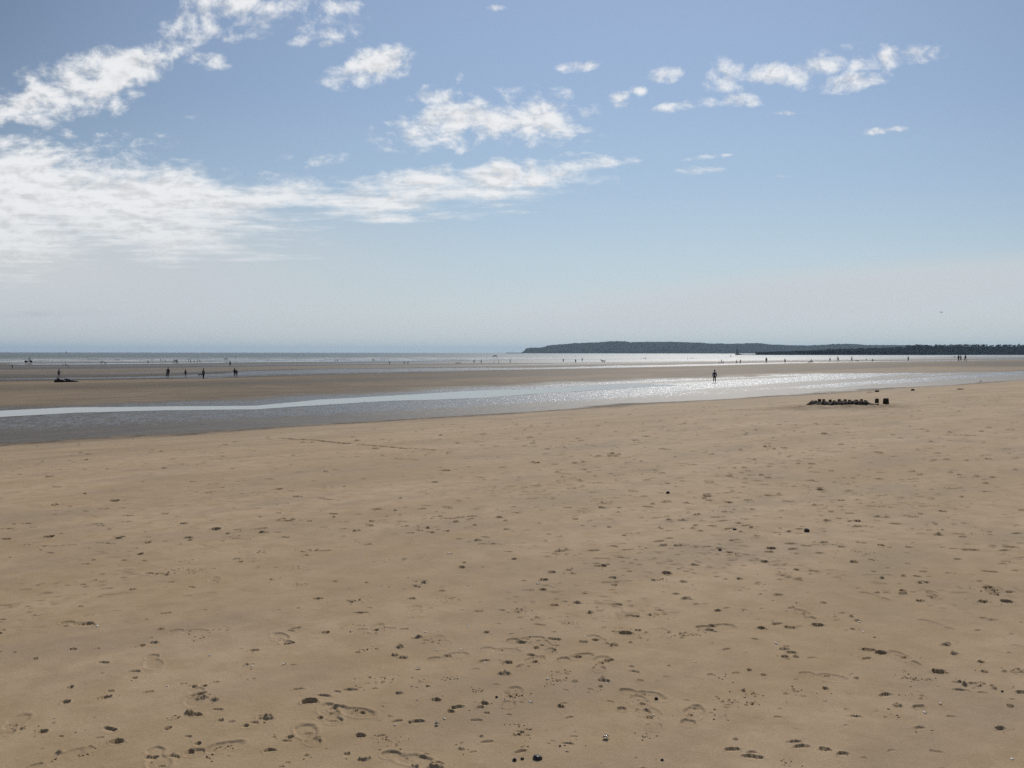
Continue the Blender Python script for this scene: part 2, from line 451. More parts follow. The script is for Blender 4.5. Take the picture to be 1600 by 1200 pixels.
# marks read off the photograph: x, y, half-width in pixels, kind
MARKS = """55,1033,6,h 103,1099,8,h 165,1091,9,h 108,1076,6,h 114,1017,6,h 221,1011,6,h 508,991,8,h 397,1019,8,h 440,1000,6,p 210,1061,5,h 302,1075,6,h
320,1074,4,h 261,1141,7,h 344,1129,6,h 383,1137,6,h 452,1154,7,h 182,1162,12,h 308,1164,6,h 338,1170,6,p 358,1165,6,s 427,1154,4,h 482,1148,4,p 21,1134,7,p
20,1145,16,s 66,1146,8,h 122,979,6,p 87,1190,7,p 132,1182,5,s 484,1099,15,h 505,1090,18,a 516,1116,10,p 500,1124,6,h 467,1080,14,a 271,1124,8,s 296,988,6,p
351,986,10,s 310,1000,9,s 867,946,8,h 813,954,12,s 936,1002,15,p 977,990,14,h 997,985,6,h 1028,961,14,s 886,973,8,s 843,977,15,a 783,1019,9,p 700,1028,15,p
830,1038,15,p 793,1039,9,h 838,1015,6,h 851,1011,10,p 823,1001,7,p 901,1029,16,p 939,1038,12,p 951,1033,9,h 881,1056,12,s 861,1071,8,s 871,1065,10,s
805,1089,14,s 800,1091,9,p 757,1102,8,h 681,1096,9,h 704,1114,7,h 563,1150,10,h 614,1162,11,s 584,1066,14,s 603,1067,10,s 585,1079,9,a 547,1081,16,a
551,1113,11,p 566,1115,6,h 659,1070,13,s 702,1064,8,s 745,1082,6,s 876,1105,7,h 939,1074,5,h 1005,1085,7,p 1000,1100,14,p 1020,1122,14,p 868,1159,13,s
889,1162,12,a 810,1132,9,s 815,1145,18,s 588,986,11,p 573,1017,9,s 563,961,20,a 550,941,16,s 644,938,7,h 697,940,16,s 760,990,6,h 672,1003,13,s 541,1180,6,h
636,1186,6,p 1003,1148,9,s 960,1009,8,h 1278,978,11,h 1315,961,15,s 1308,969,8,a 1355,1016,9,h 1377,1021,10,h 1366,1018,14,a 1411,1028,12,p 1467,1051,12,h
1502,1079,17,a 1500,1067,15,a 1522,1068,18,s 1539,1051,6,h 1441,1063,14,s 1411,1058,7,s 1436,1085,14,s 1338,1119,14,a 1379,1115,12,s 1242,1159,16,a 1077,992,14,s
1100,945,8,a 1122,955,7,h 1119,979,13,p 1190,983,8,h 1234,982,9,h 1257,960,8,p 1438,939,8,h 1460,929,9,p 1537,939,9,h 1573,939,9,h 1551,926,14,s 1534,1036,6,h
1333,984,5,h 1227,1029,7,h 1244,1029,5,h 1168,1084,14,s 1239,1082,14,s 1288,1058,10,p 1291,1076,6,h 1338,1060,5,h 1139,1100,14,s 1175,1098,9,s 1087,1106,12,a
1082,1117,10,p 1129,1119,9,s 1171,1050,5,h 1193,1057,5,h 1563,1139,9,h 1583,1050,16,s 1580,1104,6,h 1229,1193,9,s 650,915,18,s 662,910,12,a 586,986,9,p
76,838,8,h 20,818,4,h 50,849,9,s 97,852,6,p 183,840,7,h 165,848,8,p 218,864,6,h 230,846,6,h 290,874,9,s 335,825,9,h 256,802,7,h 178,782,8,h 83,789,7,h
324,770,6,h 131,718,6,h 130,772,4,h 409,862,8,s 485,858,12,s 478,867,5,h 388,840,8,s 375,877,5,h 464,889,10,s 473,916,8,s 318,891,14,s 295,890,9,s 268,893,9,s
245,895,7,p 129,911,4,h 48,898,8,s 335,908,7,p 434,764,8,h 434,801,5,h 500,798,6,p 148,904,4,h 505,763,4,h 665,828,16,s 675,833,5,h 698,831,5,h 767,852,9,p
722,889,6,h 802,876,6,h 874,864,16,s 862,896,7,h 850,908,8,h 848,923,7,h 944,885,6,h 965,910,8,p 1040,896,9,h 1030,906,6,s 995,834,7,p 975,838,5,h 1035,827,11,s
695,736,8,h 838,723,8,h 960,711,16,s 706,710,10,s 580,714,8,p 627,745,6,p 690,752,5,p 720,785,6,p 806,804,12,a 900,812,5,h 910,822,4,h 940,785,18,s 550,740,4,p
1043,757,5,h 870,700,12,s 920,696,8,a 1010,682,9,h 1140,864,6,h 1205,858,8,h 1290,852,6,p 1378,853,6,h 1124,858,5,h 1165,826,18,s 1150,867,8,s 1145,866,12,s
1195,879,7,h 1330,860,9,s 1347,864,9,s 1334,879,7,h 1365,876,4,h 1365,893,4,h 1245,892,5,h 1221,894,5,p 1250,905,4,h 1410,922,7,h 1545,917,9,h 1552,920,12,s
1283,764,8,h 1200,773,7,h 1106,775,8,h 1139,785,7,h 1208,700,16,s 1225,700,6,h 1270,702,14,s 1375,747,7,h 1460,719,5,h 1511,720,5,h 1545,718,6,h 1500,743,5,h
1475,799,7,h 1440,803,4,h 1425,802,5,p 1460,817,4,h 1340,815,7,h 1315,782,6,h 1300,800,5,h 1285,795,7,s 1120,744,8,p 1140,745,7,h 1203,742,9,p 1225,724,9,p"""
for tok in MARKS.split():
    px, py, w_, k = tok.split(',')
    px, py, w_ = float(px), float(py), float(w_)
    p, D = ground_dist(px, py)
    a = w_ / F * D * (0.85 if k == 'h' else 1.0)
    b = a * random.uniform(0.6, 0.9) if py > 900 else a * random.uniform(0.8, 1.3)
    rot = random.uniform(-0.35, 0.35)
    far_ = min(1.0, D / 14)
    if k == 'h':
        b = max(b, 0.02)
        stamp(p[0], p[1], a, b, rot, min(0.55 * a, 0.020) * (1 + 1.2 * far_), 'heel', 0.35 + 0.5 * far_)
        crumbs(p[0], p[1], a * 1.2, b * 1.5, 2, 0.0026)
    elif k == 'p':
        if D < 9:
            stamp(p[0], p[1], 0.125, 0.047, random.choice([random.uniform(-.5, .5), random.uniform(.9, 2.2)]), random.uniform(.004, .008), 'shoe', 0.25)
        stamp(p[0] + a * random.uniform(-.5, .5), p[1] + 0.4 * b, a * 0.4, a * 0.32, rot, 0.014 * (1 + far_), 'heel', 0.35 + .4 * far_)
        crumbs(p[0], p[1], a, b, 3, 0.0026)
    elif k == 'a':
        stamp(p[0], p[1], a * .7, b * 0.5, rot, 0.012, 'arc', 0.4)
    else:
        for _ in range(random.randint(6, 12)):
            q = (p[0] + random.uniform(-1, 1) * a, p[1] + random.uniform(-1, 1) * b * 1.2)
            r_ = random.uniform(0.08, 0.24) * a
            if random.random() < 0.6:
                stamp(q[0], q[1], r_ * random.uniform(1, 2), r_, random.uniform(-.6, .6), 0.5 * min(r_, 0.03) * (1 + far_), 'heel', 0.35 + .5 * far_)
            else:
                stamp(q[0], q[1], r_ * random.uniform(1, 1.6), r_, random.uniform(-.6, .6), 0.5 * min(r_, 0.03) * (1 + far_), 'lump', 0.35 + .4 * far_)
        crumbs(p[0], p[1], a * 1.1, b * 1.2, random.randint(5, 14), 0.0032)
# faint older shoe prints in loose strides
for _ in range(14):
    d = math.exp(random.uniform(math.log(3.3), math.log(13)))
    a_ = R(random.uniform(-30, 34))
    x, y = d * math.sin(a_), d * math.cos(a_)
    hd = random.uniform(0, 6.28)
    dpt = random.uniform(.002, .006)
    for i in range(random.randint(2, 6)):
        sd2 = .09 * (1 if i % 2 else -1)
        px_, py_ = x + math.cos(hd) * .62 * i - math.sin(hd) * sd2, y + math.sin(hd) * .62 * i + math.cos(hd) * sd2
        if math.hypot(px_, py_) > 3 and abs(math.atan2(px_, py_)) < .6:
            stamp(px_, py_, .125, .047, hd + random.gauss(0, .12), dpt * random.uniform(.6, 1.3), 'shoe', 0.3)
# many small pocks, thicker to the right and further down the beach
for _ in range(10000):
    d = math.exp(random.uniform(math.log(3.2), math.log(44)))
    a_ = R(random.uniform(-34, 34))
    x, y = d * math.sin(a_), d * math.cos(a_)
    s1, n1 = sn(x, y)
    if n1 > at(E_A, s1) - 1.2:
        continue
    dens = 0.28 + 0.72 * smooth(a_, R(-12), R(14)) if d > 6 else 0.45
    if d < 8 and random.random() < .62:
        continue
    if random.random() > dens * (0.45 + 1.1 * max(0, 0.5 + float(vnoise(np.array(x / 2.6), np.array(y / 2.6), 31)))):
        continue
    r_ = min(random.lognormvariate(math.log(0.0085), 0.5), 0.016) * (1 + d / 9)
    kind = random.choices(['heel', 'pit', 'lump'], [0.6, 0.1, 0.3])[0]
    ar = random.uniform(1.0, 2.0 if d < 7 else 2.6)
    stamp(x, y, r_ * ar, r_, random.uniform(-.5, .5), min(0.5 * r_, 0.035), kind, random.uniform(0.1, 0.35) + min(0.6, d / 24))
    if random.random() < 0.16 and d < 14:
        crumbs(x, y, r_ * 2.5, r_ * 2.5, random.randint(1, 4), 0.003)


def groove(pts, w, depth, dark):
    q = [unproj(*p) for p in pts]
    for a, b in zip(q[:-1], q[1:]):
        L = math.hypot(b[0] - a[0], b[1] - a[1])
        k = max(2, int(L / (w * 0.8)))
        for i in range(k):
            t = i / k
            stamp(a[0] + (b[0] - a[0]) * t + random.gauss(0, w * .15), a[1] + (b[1] - a[1]) * t + random.gauss(0, w * .15), w * random.uniform(1, 1.7), w, random.uniform(-.3, .3), depth * random.uniform(.5, 1.2), 'heel', dark)


groove([(436, 685), (470, 686.5), (500, 690), (545, 693)], 0.07, 0.03, 0.7)
groove([(560, 695), (590, 698), (680, 704)], 0.05, 0.02, 0.5)
groove([(1472, 680.5), (1530, 681.5)], 0.06, 0.03, 0.6)
groove([(758, 655), (800, 655), (845, 654)], 0.09, 0.03, 0.6)
groove([(1130, 640), (1180, 641), (1240, 639)], 0.09, 0.04, 0.5)
groove([(1440, 622), (1520, 621), (1600, 619)], 0.12, 0.05, 0.6)
groove([(1475, 627), (1560, 625)], 0.10, 0.04, 0.5)
# the dug ditch in front of the row of sand turrets
for i in range(46):
    t = i / 45
    p = unproj(1232 + t * 170 + random.uniform(-6, 6), 634.5 + random.uniform(-2.5, 2.0))
    stamp(p[0], p[1], random.uniform(.2, .45), random.uniform(.15, .3), random.uniform(-.4, .4), random.uniform(.02, .06), 'pit', 0.75)
for i in range(60):
    p = unproj(random.uniform(1190, 1480), random.uniform(630, 641))
    stamp(p[0], p[1], random.uniform(.1, .3), random.uniform(.1, .2), random.uniform(-.4, .4), random.uniform(.01, .03), 'heel', 0.6)

pc, pe, pn, pf = unproj(1300, 636), unproj(1490, 636), unproj(1300, 642), unproj(1300, 630)
ex, ey = abs(pe[0] - pc[0]), (pf[1] - pn[1]) * .5
we = window(pc[0], pc[1], ex * 1.3)
uu_ = np.sqrt(((X[we] - pc[0]) / ex) ** 2 + ((Y[we] - pc[1] - .12 * (X[we] - pc[0])) / ey) ** 2)
nz_ = vnoise(X[we] / .5, Y[we] / .35, 33) + .8 * vnoise(X[we] / .16, Y[we] / .2, 34)
DUG_SHADE[we] = np.maximum(DUG_SHADE[we], (1 - smooth(uu_, .45, 1.1)) * np.clip(.45 + .9 * nz_, 0, .9))
H[we] += (1 - smooth(uu_, .5, 1.1)) * .035 * nz_
Z = BZ + H
NV = NR * NTH


def attr(me, name, arr):
    a = me.attributes.new(name, 'FLOAT', 'POINT')
    a.data.foreach_set('value', np.ascontiguousarray(arr, dtype=np.float32).ravel())


def grid_mesh(name, P, rows, cols, wrap):
    me = bpy.data.meshes.new(name)
    me.vertices.add(rows * cols)
    me.vertices.foreach_set('co', np.ascontiguousarray(P, dtype=np.float32).ravel())
    i = np.arange(rows - 1)[:, None]
    j = np.arange(cols if wrap else cols - 1)[None, :]
    j2 = (j + 1) % cols
    q = np.stack([i * cols + j, i * cols + j2, (i + 1) * cols + j2, (i + 1) * cols + j], -1).reshape(-1, 4)
    # anticlockwise seen from above
    q = q[:, ::-1]
    me.loops.add(q.size)
    me.loops.foreach_set('vertex_index', np.ascontiguousarray(q, dtype=np.int32).ravel())
    me.polygons.add(len(q))
    me.polygons.foreach_set('loop_start', np.arange(0, q.size, 4, dtype=np.int32))
    me.update(calc_edges=True)
    me.shade_smooth()
    return me


def link(name, me, mat=None, parent=None):
    o = bpy.data.objects.new(name, me)
    COL.objects.link(o)
    if mat:
        me.materials.append(mat)
    if parent:
        o.parent = parent
    return o


def tag(o, label=None, cat=None, group=None, kind=None):
    for k, v in (('label', label), ('category', cat), ('group', group), ('kind', kind)):
        if v:
            o[k] = v
    return o


sand_me = grid_mesh('sand', np.stack([X, Y, Z], -1), NR, NTH, True)
attr(sand_me, 'wet', wet)
attr(sand_me, 'glint', gl)
attr(sand_me, 'dug', DUG_SHADE)  # damp dug sand, plus the shade painted into the marks
attr(sand_me, 'strip', strip)
attr(sand_me, 'sheen', sheen)
msand, M = material('sand')
geo = M.n('ShaderNodeNewGeometry').outputs['Position']
shore = M.mapping(geo, rot=(0, 0, R(-41.35)))          # x runs along the shore
aw, ag, ad = M.attr('wet'), M.attr('glint'), M.attr('dug')
tone = M.noise(M.mapping(shore, scale=(0.35, 1.1, 1)), 0.55, 5, 0.55)
tone2 = M.noise(geo, 5.0, 4, 0.6)
grain = M.math('ADD', M.math('MULTIPLY', M.noise(geo, 420.0, 2, 0.7), 0.5), M.math('MULTIPLY', M.noise(geo, 130.0, 3, 0.75), 0.5))
speck = M.noise(geo, 150.0, 3, 0.75)
drycol = M.mix(M.ramp(tone, 0.3, 0.7), (0.338, 0.234, 0.130), (0.418, 0.298, 0.182))
drycol = M.mix(M.ramp(tone2, 0.35, 0.7, 0.0, 0.6), drycol, (0.292, 0.196, 0.102))
drycol = M.mix(M.ramp(M.noise(M.mapping(shore, scale=(0.6, 1.2, 1)), 0.9, 4, 0.6), 0.46, 0.68, 0.0, 0.6), drycol, (0.272, 0.196, 0.124))
wetcol = M.mix(M.ramp(tone, 0.3, 0.7), (0.070, 0.053, 0.035), (0.100, 0.077, 0.051))
c = M.mix(aw, drycol, wetcol)
c = M.mix(M.math('MULTIPLY', ad, 0.8), c, (0.100, 0.062, 0.028))  # brown of damp dug sand, also serving as painted shade in the marks
c = M.mix(M.math('MULTIPLY', M.attr('strip'), 0.85), c, (0.042, 0.033, 0.025))
c = M.mix(1.0, c, M.mix(M.ramp(grain, 0.25, 0.75), (0.70, 0.70, 0.70), (1.28, 1.28, 1.28)), 'MULTIPLY')
c = M.mix(M.ramp(speck, 0.655, 0.73, 0.0, 0.7), c, (0.06, 0.045, 0.034))
hb = M.math('ADD', M.math('MULTIPLY', grain, 0.35), M.math('MULTIPLY', M.noise(geo, 60.0, 4, 0.7), 1.2))
nb = M.bump(hb, 0.5, 0.004)
rip = M.noise(M.mapping(shore, scale=(0.55, 1.0, 1)), 3.2, 4, 0.62)
nb2 = M.bump(rip, M.math('MULTIPLY', aw, 0.55), 0.10, nb)
sandb = M.bsdf(c, M.ramp(aw, 0.0, 1.0, 0.88, 0.55, False), nb2, Specular_IOR_Level=M.math('ADD', M.ramp(aw, 0.2, 0.7, 0.20, 0.06, False), M.math('MULTIPLY', M.attr('sheen'), 0.19)))
# films of water lying in the ripples
nrm = M.n('ShaderNodeNewGeometry').outputs['Normal']


def ruffle(M, nrm, vec, scale, k, detail=2.0):
    """small steep wavelets: leans the normal by noise"""
    d = M.vmath('MULTIPLY', M.vmath('SUBTRACT', M.noise(vec, scale, detail, 0.6, out=1), (0.5, 0.5, 0.5)), (k, k, 0))
    return M.vmath('NORMALIZE', M.vmath('ADD', nrm, d))


cellv = M.mapping(geo, scale=(1.0, 0.13, 1))
nw = ruffle(M, nrm, cellv, 20.0, 1.6)
film = M.bsdf((0.045, 0.037, 0.028), 0.34, nw, IOR=1.5)
cell = M.math('ADD', M.math('MULTIPLY', M.noise(geo, 0.9, 3, 0.6), 0.25), M.math('ADD', M.math('MULTIPLY', M.noise(cellv, 5.0, 2, 0.6), 0.42), M.math('MULTIPLY', M.noise(cellv, 14.0, 2, 0.6), 0.33)))
ff = M.math('MULTIPLY', M.ramp(M.math('ADD', cell, M.math('MULTIPLY', ag, 0.24)), 0.60, 0.645), M.ramp(ag, 0.0, 0.12))
ms = M.n('ShaderNodeMixShader')
M.put(ms.inputs[0], ff)
M.put(ms.inputs[1], sandb)
M.put(ms.inputs[2], film)
M.out(ms.outputs[0])
sand = tag(link('beach_ground', sand_me, msand), kind='structure')

# ------------------------------------------------------------------ water
mwater, M = material('still_water')
geo = M.n('ShaderNodeNewGeometry').outputs['Position']
wn = M.bump(M.noise(geo, 3.0, 3, 0.5), 0.05, 0.03)
M.out(M.bsdf((0.075, 0.066, 0.054), 0.04, wn, IOR=1.33))


def strip_water(name, e0, e1, s0, s1, lift, step, mat, jit=0.4):
    ss = np.arange(s0, s1, step)
    a, b = at(e0, ss), at(e1, ss)
    a, b = np.minimum(a, b), np.maximum(a, b)
    K = 9
    k = np.linspace(0, 1, K)[:, None]
    N = a + (b - a) * k + jit * (vnoise(ss / 2.1, ss * 0 + 3, 41) * (1 - k) + vnoise(ss / 1.7, ss * 0 + 8, 42) * k)
    Sx = np.broadcast_to(ss, N.shape)
    x = Sx * SH[0] - N * SH[1]
    y = Sx * SH[1] + N * SH[0]
    z = base_z(x, y) + lift
    P = np.stack([x, y, z], -1)
    me = grid_mesh(name, P[::-1], K, len(ss), False)
    return tag(link(name, me, mat), kind='structure')


strip_water('tidal_pool_water', E_P0, E_P1, E_P0[0][0] - 30, E_P0[0][-1], 0.010, 0.25, mwater)

mglit, M = material('ruffled_water')
geo = M.n('ShaderNodeNewGeometry').outputs['Position']
nw = ruffle(M, M.n('ShaderNodeNewGeometry').outputs['Normal'], M.mapping(geo, scale=(1, .06, 1)), 5.0, 0.9)
M.out(M.bsdf((0.075, 0.064, 0.050), 0.42, nw, IOR=1.45))


def runnel(name, pts, mat, step, lift):
    e0, e1 = edge([(x, y + t / 2) for x, y, t in pts]), edge([(x, y - t / 2) for x, y, t in pts])
    strip_water(name, e0, e1, max(e0[0][0], e1[0][0]), min(e0[0][-1], e1[0][-1]), lift, step, mat, 0.9)


runnel('tidal_channel_water', [(0, 593, 1.3), (100, 592, 1.6), (270, 589.4, 2.0), (330, 587.5, 2.2), (400, 584, 4), (500, 581, 5.4), (620, 579, 4.6), (720, 577.5, 3.6), (850, 575.8, 2.6), (990, 573, 2.6), (1100, 570.5, 2.4), (1230, 567.3, 1.6), (1400, 564.8, 1)], mglit, 0.6, 0.03)
runnel('tidal_channel_water', [(0, 569.2, 1.2), (130, 569, 1.3), (270, 567.6, 1.3), (400, 565.4, 1.3), (500, 564.6, 1.4), (600, 564, 1.3), (740, 563.2, 1.2)], mwater, 3, 0.06)
runnel('tidal_channel_water', [(290, 572.6, .7), (400, 571, 1.1), (500, 569.8, 1.2), (620, 568, 2.2), (740, 566, 4.4), (850, 564.5, 5), (1000, 564, 5), (1130, 562.8, 5.5), (1300, 560, 3.6), (1460, 557.6, 2.2), (1540, 556.8, 1.4)], mglit, 2, 0.06)
runnel('tidal_channel_water', [(1180, 556.2, 2.0), (1300, 555.6, 2.4), (1400, 555.0, 2.2), (1500, 554.4, 1.6), (1590, 553.6, 1.0)], mglit, 6, 0.12)

# the sea, one sheet from its edge on the sand to the horizon
msea, M = material('sea_water')
geo = M.n('ShaderNodeNewGeometry').outputs['Position']
shore = M.mapping(geo, rot=(0, 0, R(-41.35)))
w1 = M.noise(M.mapping(shore, scale=(0.35, 1, 1)), 0.10, 5, 0.62)
w2 = M.noise(M.mapping(shore, scale=(0.6, 1, 1)), 0.7, 4, 0.6)
nn = ruffle(M, ruffle(M, M.n('ShaderNodeNewGeometry').outputs['Normal'], M.mapping(shore, scale=(0.6, 1, 1)), 0.5, 0.6), M.mapping(geo, scale=(1, .05, 1)), 1.3, 0.9)
sea = M.bsdf((0.060, 0.073, 0.062), 0.40, nn, IOR=1.38)
foam = M.bsdf((0.8, 0.8, 0.78), 0.9)
near = M.attr('surf')
fo = M.noise(M.mapping(shore, scale=(0.25, 1, 1)), 0.16, 5, 0.7)
ms = M.n('ShaderNodeMixShader')
M.put(ms.inputs[0], M.math('MULTIPLY', M.ramp(M.math('ADD', fo, M.math('MULTIPLY', near, 0.12)), 0.63, 0.70), 0.8))
M.put(ms.inputs[1], sea)
M.put(ms.inputs[2], foam)
M.out(ms.outputs[0])
ths = np.radians(np.linspace(-72, 66, 560))
rr = np.geomspace(250, 26000, 420)
Xs = rr[:, None] * np.sin(ths)
Ys = rr[:, None] * np.cos(ths)
ss_, ns_ = sn(Xs, Ys)
sea_me = grid_mesh('sea', np.stack([Xs, Ys, np.full_like(Xs, SEA) + 0.10 * vnoise(ss_ / 60, ns_ / 16, 51)], -1), len(rr), len(ths), False)
attr(sea_me, 'surf', (1 - smooth(ns_, 640, 1300)) * smooth(ns_, 420, 560))
tag(link('sea', sea_me, msea), kind='structure')

# ------------------------------------------------------------------ helpers for things
def flat(name, col, rough=0.8, var=0.15, scale=6.0, bump=0.0, spec=0.3):
    m, M = material(name)
    co = M.n('ShaderNodeTexCoord').outputs['Object']
    t = M.noise(co, scale, 4, 0.6)
    lo = tuple(v * (1 - var) for v in col)
    hi = tuple(v * (1 + var) for v in col)
    cc = M.mix(M.ramp(t, 0.3, 0.7), lo, hi)
    nb = M.bump(t, bump, 0.02) if bump else None
    M.out(M.bsdf(cc, rough, nb, Specular_IOR_Level=spec))
    return m


def surface_z(x, y):
    d, a = math.hypot(x, y), math.atan2(x, y)
    i = min(int(np.searchsorted(rs, d)), NR - 1)
    j = min(int(np.searchsorted(th[:DENSE], a)), DENSE - 1)
    return float(Z[i, j])


def empty(name, loc, rz=0.0, scale=1.0):
    o = bpy.data.objects.new(name, None)
    o.empty_display_size = 0.2
    COL.objects.link(o)
    o.location = loc
    o.rotation_euler = (0, 0, rz)
    o.scale = (scale,) * 3
    return o


def from_bm(name, bm, mat=None, parent=None, smooth_=True):
    me = bpy.data.meshes.new(name)
    bm.normal_update()
    bm.to_mesh(me)
    bm.free()
    if smooth_:
        me.shade_smooth()
    return link(name, me, mat, parent)


def tube(bm, pts, rad, seg=8, caps=True):
    """a tube through the points with a radius at each"""
    rings = []
    pts = [Vector(p) for p in pts]
    for i, p in enumerate(pts):
        d = (pts[min(i + 1, len(pts) - 1)] - pts[max(i - 1, 0)]).normalized()
        a = d.cross(Vector((0, 0, 1)))
        if a.length < 1e-3:
            a = d.cross(Vector((0, 1, 0)))
        a.normalize()
        b = d.cross(a)
        r = rad[i] if isinstance(rad, (list, tuple)) else rad
        rings.append([bm.verts.new(p + a * (r * math.cos(2 * math.pi * k / seg)) + b * (r * math.sin(2 * math.pi * k / seg))) for k in range(seg)])
    for r0, r1 in zip(rings[:-1], rings[1:]):
        for k in range(seg):
            bm.faces.new((r0[k], r0[(k + 1) % seg], r1[(k + 1) % seg], r1[k]))
    if caps:
        bm.faces.new(rings[0][::-1])
        bm.faces.new(rings[-1])


def box(bm, c, s, rot=None):
    m = Matrix.Translation(c) @ (rot or Matrix()) @ Matrix.Diagonal((*s, 1))
    return bmesh.ops.create_cube(bm, size=1.0, matrix=m)['verts']


def blob(bm, c, s, sub=3, amp=0.12, freq=3.0, seed=0, rot=None):
    vs_ = bmesh.ops.create_icosphere(bm, subdivisions=sub, radius=1.0)['verts']
    mt = Matrix.Translation(c) @ (rot or Matrix()) @ Matrix.Diagonal((*s, 1))
    for v in vs_:
        p = v.co
        k = float(vnoise(np.array(p.x * freq + p.z * 1.7 * freq + seed), np.array(p.y * freq - p.z * 1.3 * freq + seed * 2.3), 60))
        k += 0.5 * float(vnoise(np.array(p.x * 2.3 * freq - p.z * 2.7 * freq + seed), np.array(p.y * 2.3 * freq + p.z * 3.1 * freq), 61))
        v.co = mt @ (p * (1 + amp * 2 * k))
    return vs_


# ------------------------------------------------------------------ people
def skin_mesh(name, verts, edges, radii, root, sub=1):
    me = bpy.data.meshes.new(name)
    me.from_pydata([tuple(v) for v in verts], edges, [])
    o = bpy.data.objects.new(name, me)
    COL.objects.link(o)
    md = o.modifiers.new('skin', 'SKIN')
    md.use_smooth_shade = True
    md.branch_smoothing = 0.4
    for i, sv in enumerate(me.skin_vertices[0].data):
        r = radii[i]
        sv.radius = r if isinstance(r, tuple) else (r, r)
        sv.use_root = (i == root)
    ss = o.modifiers.new('sub', 'SUBSURF')
    ss.levels = ss.render_levels = sub
    dg = bpy.context.evaluated_depsgraph_get()
    out = bpy.data.meshes.new_from_object(o.evaluated_get(dg))
    out.name = name
    bpy.data.objects.remove(o)
    bpy.data.meshes.remove(me)
    out.shade_smooth()
    return out


def pose_meshes(name, legs=((0, 0), (0, 0)), arms=((0, 8), (0, 8)), lean=0, abd=(8, 8), hair='short', sleeves=1.0, leglen=1.0, seat=None, head=0, coat=False, splay=0):
    """legs: (thigh angle, knee bend) for each side; arms: (shoulder angle, elbow bend); all in degrees, forward is +Y"""
    V, E, RD = [], [], []
    J = {}

    def add(key, p, r, parent=None):
        J[key] = len(V)
        V.append(Vector(p))
        RD.append(r)
        if parent is not None:
            E.append((J[parent], J[key]))

    def sag(a):
        return Vector((0, math.sin(R(a)), -math.cos(R(a))))
    up = Vector((0, math.sin(R(lean)), math.cos(R(lean))))
    add('pelvis', (0, 0, 0), (.135, .10))
    add('waist', up * .17, (.12, .085), 'pelvis')
    add('chest', up * .36, (.145, .10), 'waist')
    add('neckbase', up * .49, (.075, .07), 'chest')
    add('neck', up * .555, .052, 'neckbase')
    hu = Vector((0, math.sin(R(lean * .6 + head)), math.cos(R(lean * .6 + head))))
    hf = Vector((0, hu.z, -hu.y))
    base = up * .555
    add('jaw', base + hu * .06 + hf * .022, (.066, .072), 'neck')
    add('skull', base + hu * .15 + hf * .008, (.078, .092), 'jaw')
    add('crown', base + hu * .205 - hf * .008, (.055, .065), 'skull')
    add('nose', base + hu * .105 + hf * .115, .014, 'jaw')
    for k, sgn in ((0, -1), (1, 1)):
        add(f'ear{k}', base + hu * .12 + Vector((sgn * .088, 0, 0)), .014, 'skull')
        sh = up * .445 + Vector((sgn * .175, 0, 0))
        add(f'sh{k}', sh, .062, 'chest')
        a, e = arms[k]
        side = Vector((sgn * math.sin(R(abd[k])), 0, 0))
        el = sh + (sag(a) * math.cos(R(abd[k])) + side) * .285
        wr = el + (sag(a + e) * math.cos(R(abd[k] * .5)) + side * .5) * .25
        d = (wr - el).normalized()
        add(f'el{k}', el, .043, f'sh{k}')
        add(f'wr{k}', wr, .030, f'el{k}')
        palm = wr + d * .065
        add(f'palm{k}', palm, (.034, .018), f'wr{k}')
        f = Vector((0, 1, 0)) - d * d.y
        f = f.normalized() if f.length > .1 else Vector((0, 0, 1))
        for q, ln in enumerate((.072, .082, .078, .062)):
            o = f * ((q - 1.5) * .02)
            add(f'k{k}{q}', palm + o + d * .045, .010, f'palm{k}')
            add(f'f{k}{q}', palm + o * 1.1 + d * (.045 + ln * .8) - Vector((sgn, 0, 0)) * .02, .008, f'k{k}{q}')
        add(f'th{k}', wr + d * .055 + f * .05, .011, f'wr{k}')
    feet = []
    for k, sgn in ((0, -1), (1, 1)):
        t, b = legs[k]
        hip = Vector((sgn * .092, 0, -.05))
        out = Vector((sgn * math.sin(R(splay)), 0, 0))
        kn = hip + (sag(t) + out).normalized() * .42 * leglen
        an = kn + (sag(t - b) + out * .4).normalized() * .41 * leglen
        add(f'hip{k}', hip, .092, 'pelvis')
        add(f'kn{k}', kn, .060, f'hip{k}')
        add(f'calf{k}', kn + (an - kn) * .33 - Vector((0, .012, 0)), .056, f'kn{k}')
        add(f'an{k}', an, .040, f'calf{k}')
        fa = t - b
        ff_ = Vector((0, math.cos(R(fa * .6)), math.sin(R(fa * .6))))
        add(f'heel{k}', an - Vector((0, 0, .045)) - ff_ * .02, .036, f'an{k}')
        add(f'toe{k}', an - Vector((0, 0, .055)) + ff_ * .17, (.042, .022), f'heel{k}')
        feet += [J[f'toe{k}'], J[f'heel{k}']]
    low = min(V[i].z for i in feet) - .03
    if seat is not None:
        low = min(low, V[J['pelvis']].z - seat)
    V = [v - Vector((0, 0, low)) for v in V]
    height = max(v.z for v in V) + .06
    res = {'h': height}
    res['body'] = skin_mesh(f'{name}_body', V, E, RD, 0)

    def sub(keys, grow, nm, links=None):
        idx = [J[k] for k in keys]
        mp = {v: i for i, v in enumerate(idx)}
        es = [(mp[a], mp[b]) for a, b in E if a in mp and b in mp]
        rr_ = []
        for i in idx:
            r = RD[i]
            rr_.append((r[0] + grow, r[1] + grow) if isinstance(r, tuple) else (r + grow, r + grow))
        return skin_mesh(f'{name}_{nm}', [V[i] for i in idx], es, rr_, 0)
    tk = ['pelvis', 'waist', 'chest', 'neckbase', 'sh0', 'el0', 'sh1', 'el1']
    if sleeves > .8:
        tk += ['wr0', 'wr1']
    if coat:
        tk += ['hip0', 'hip1']
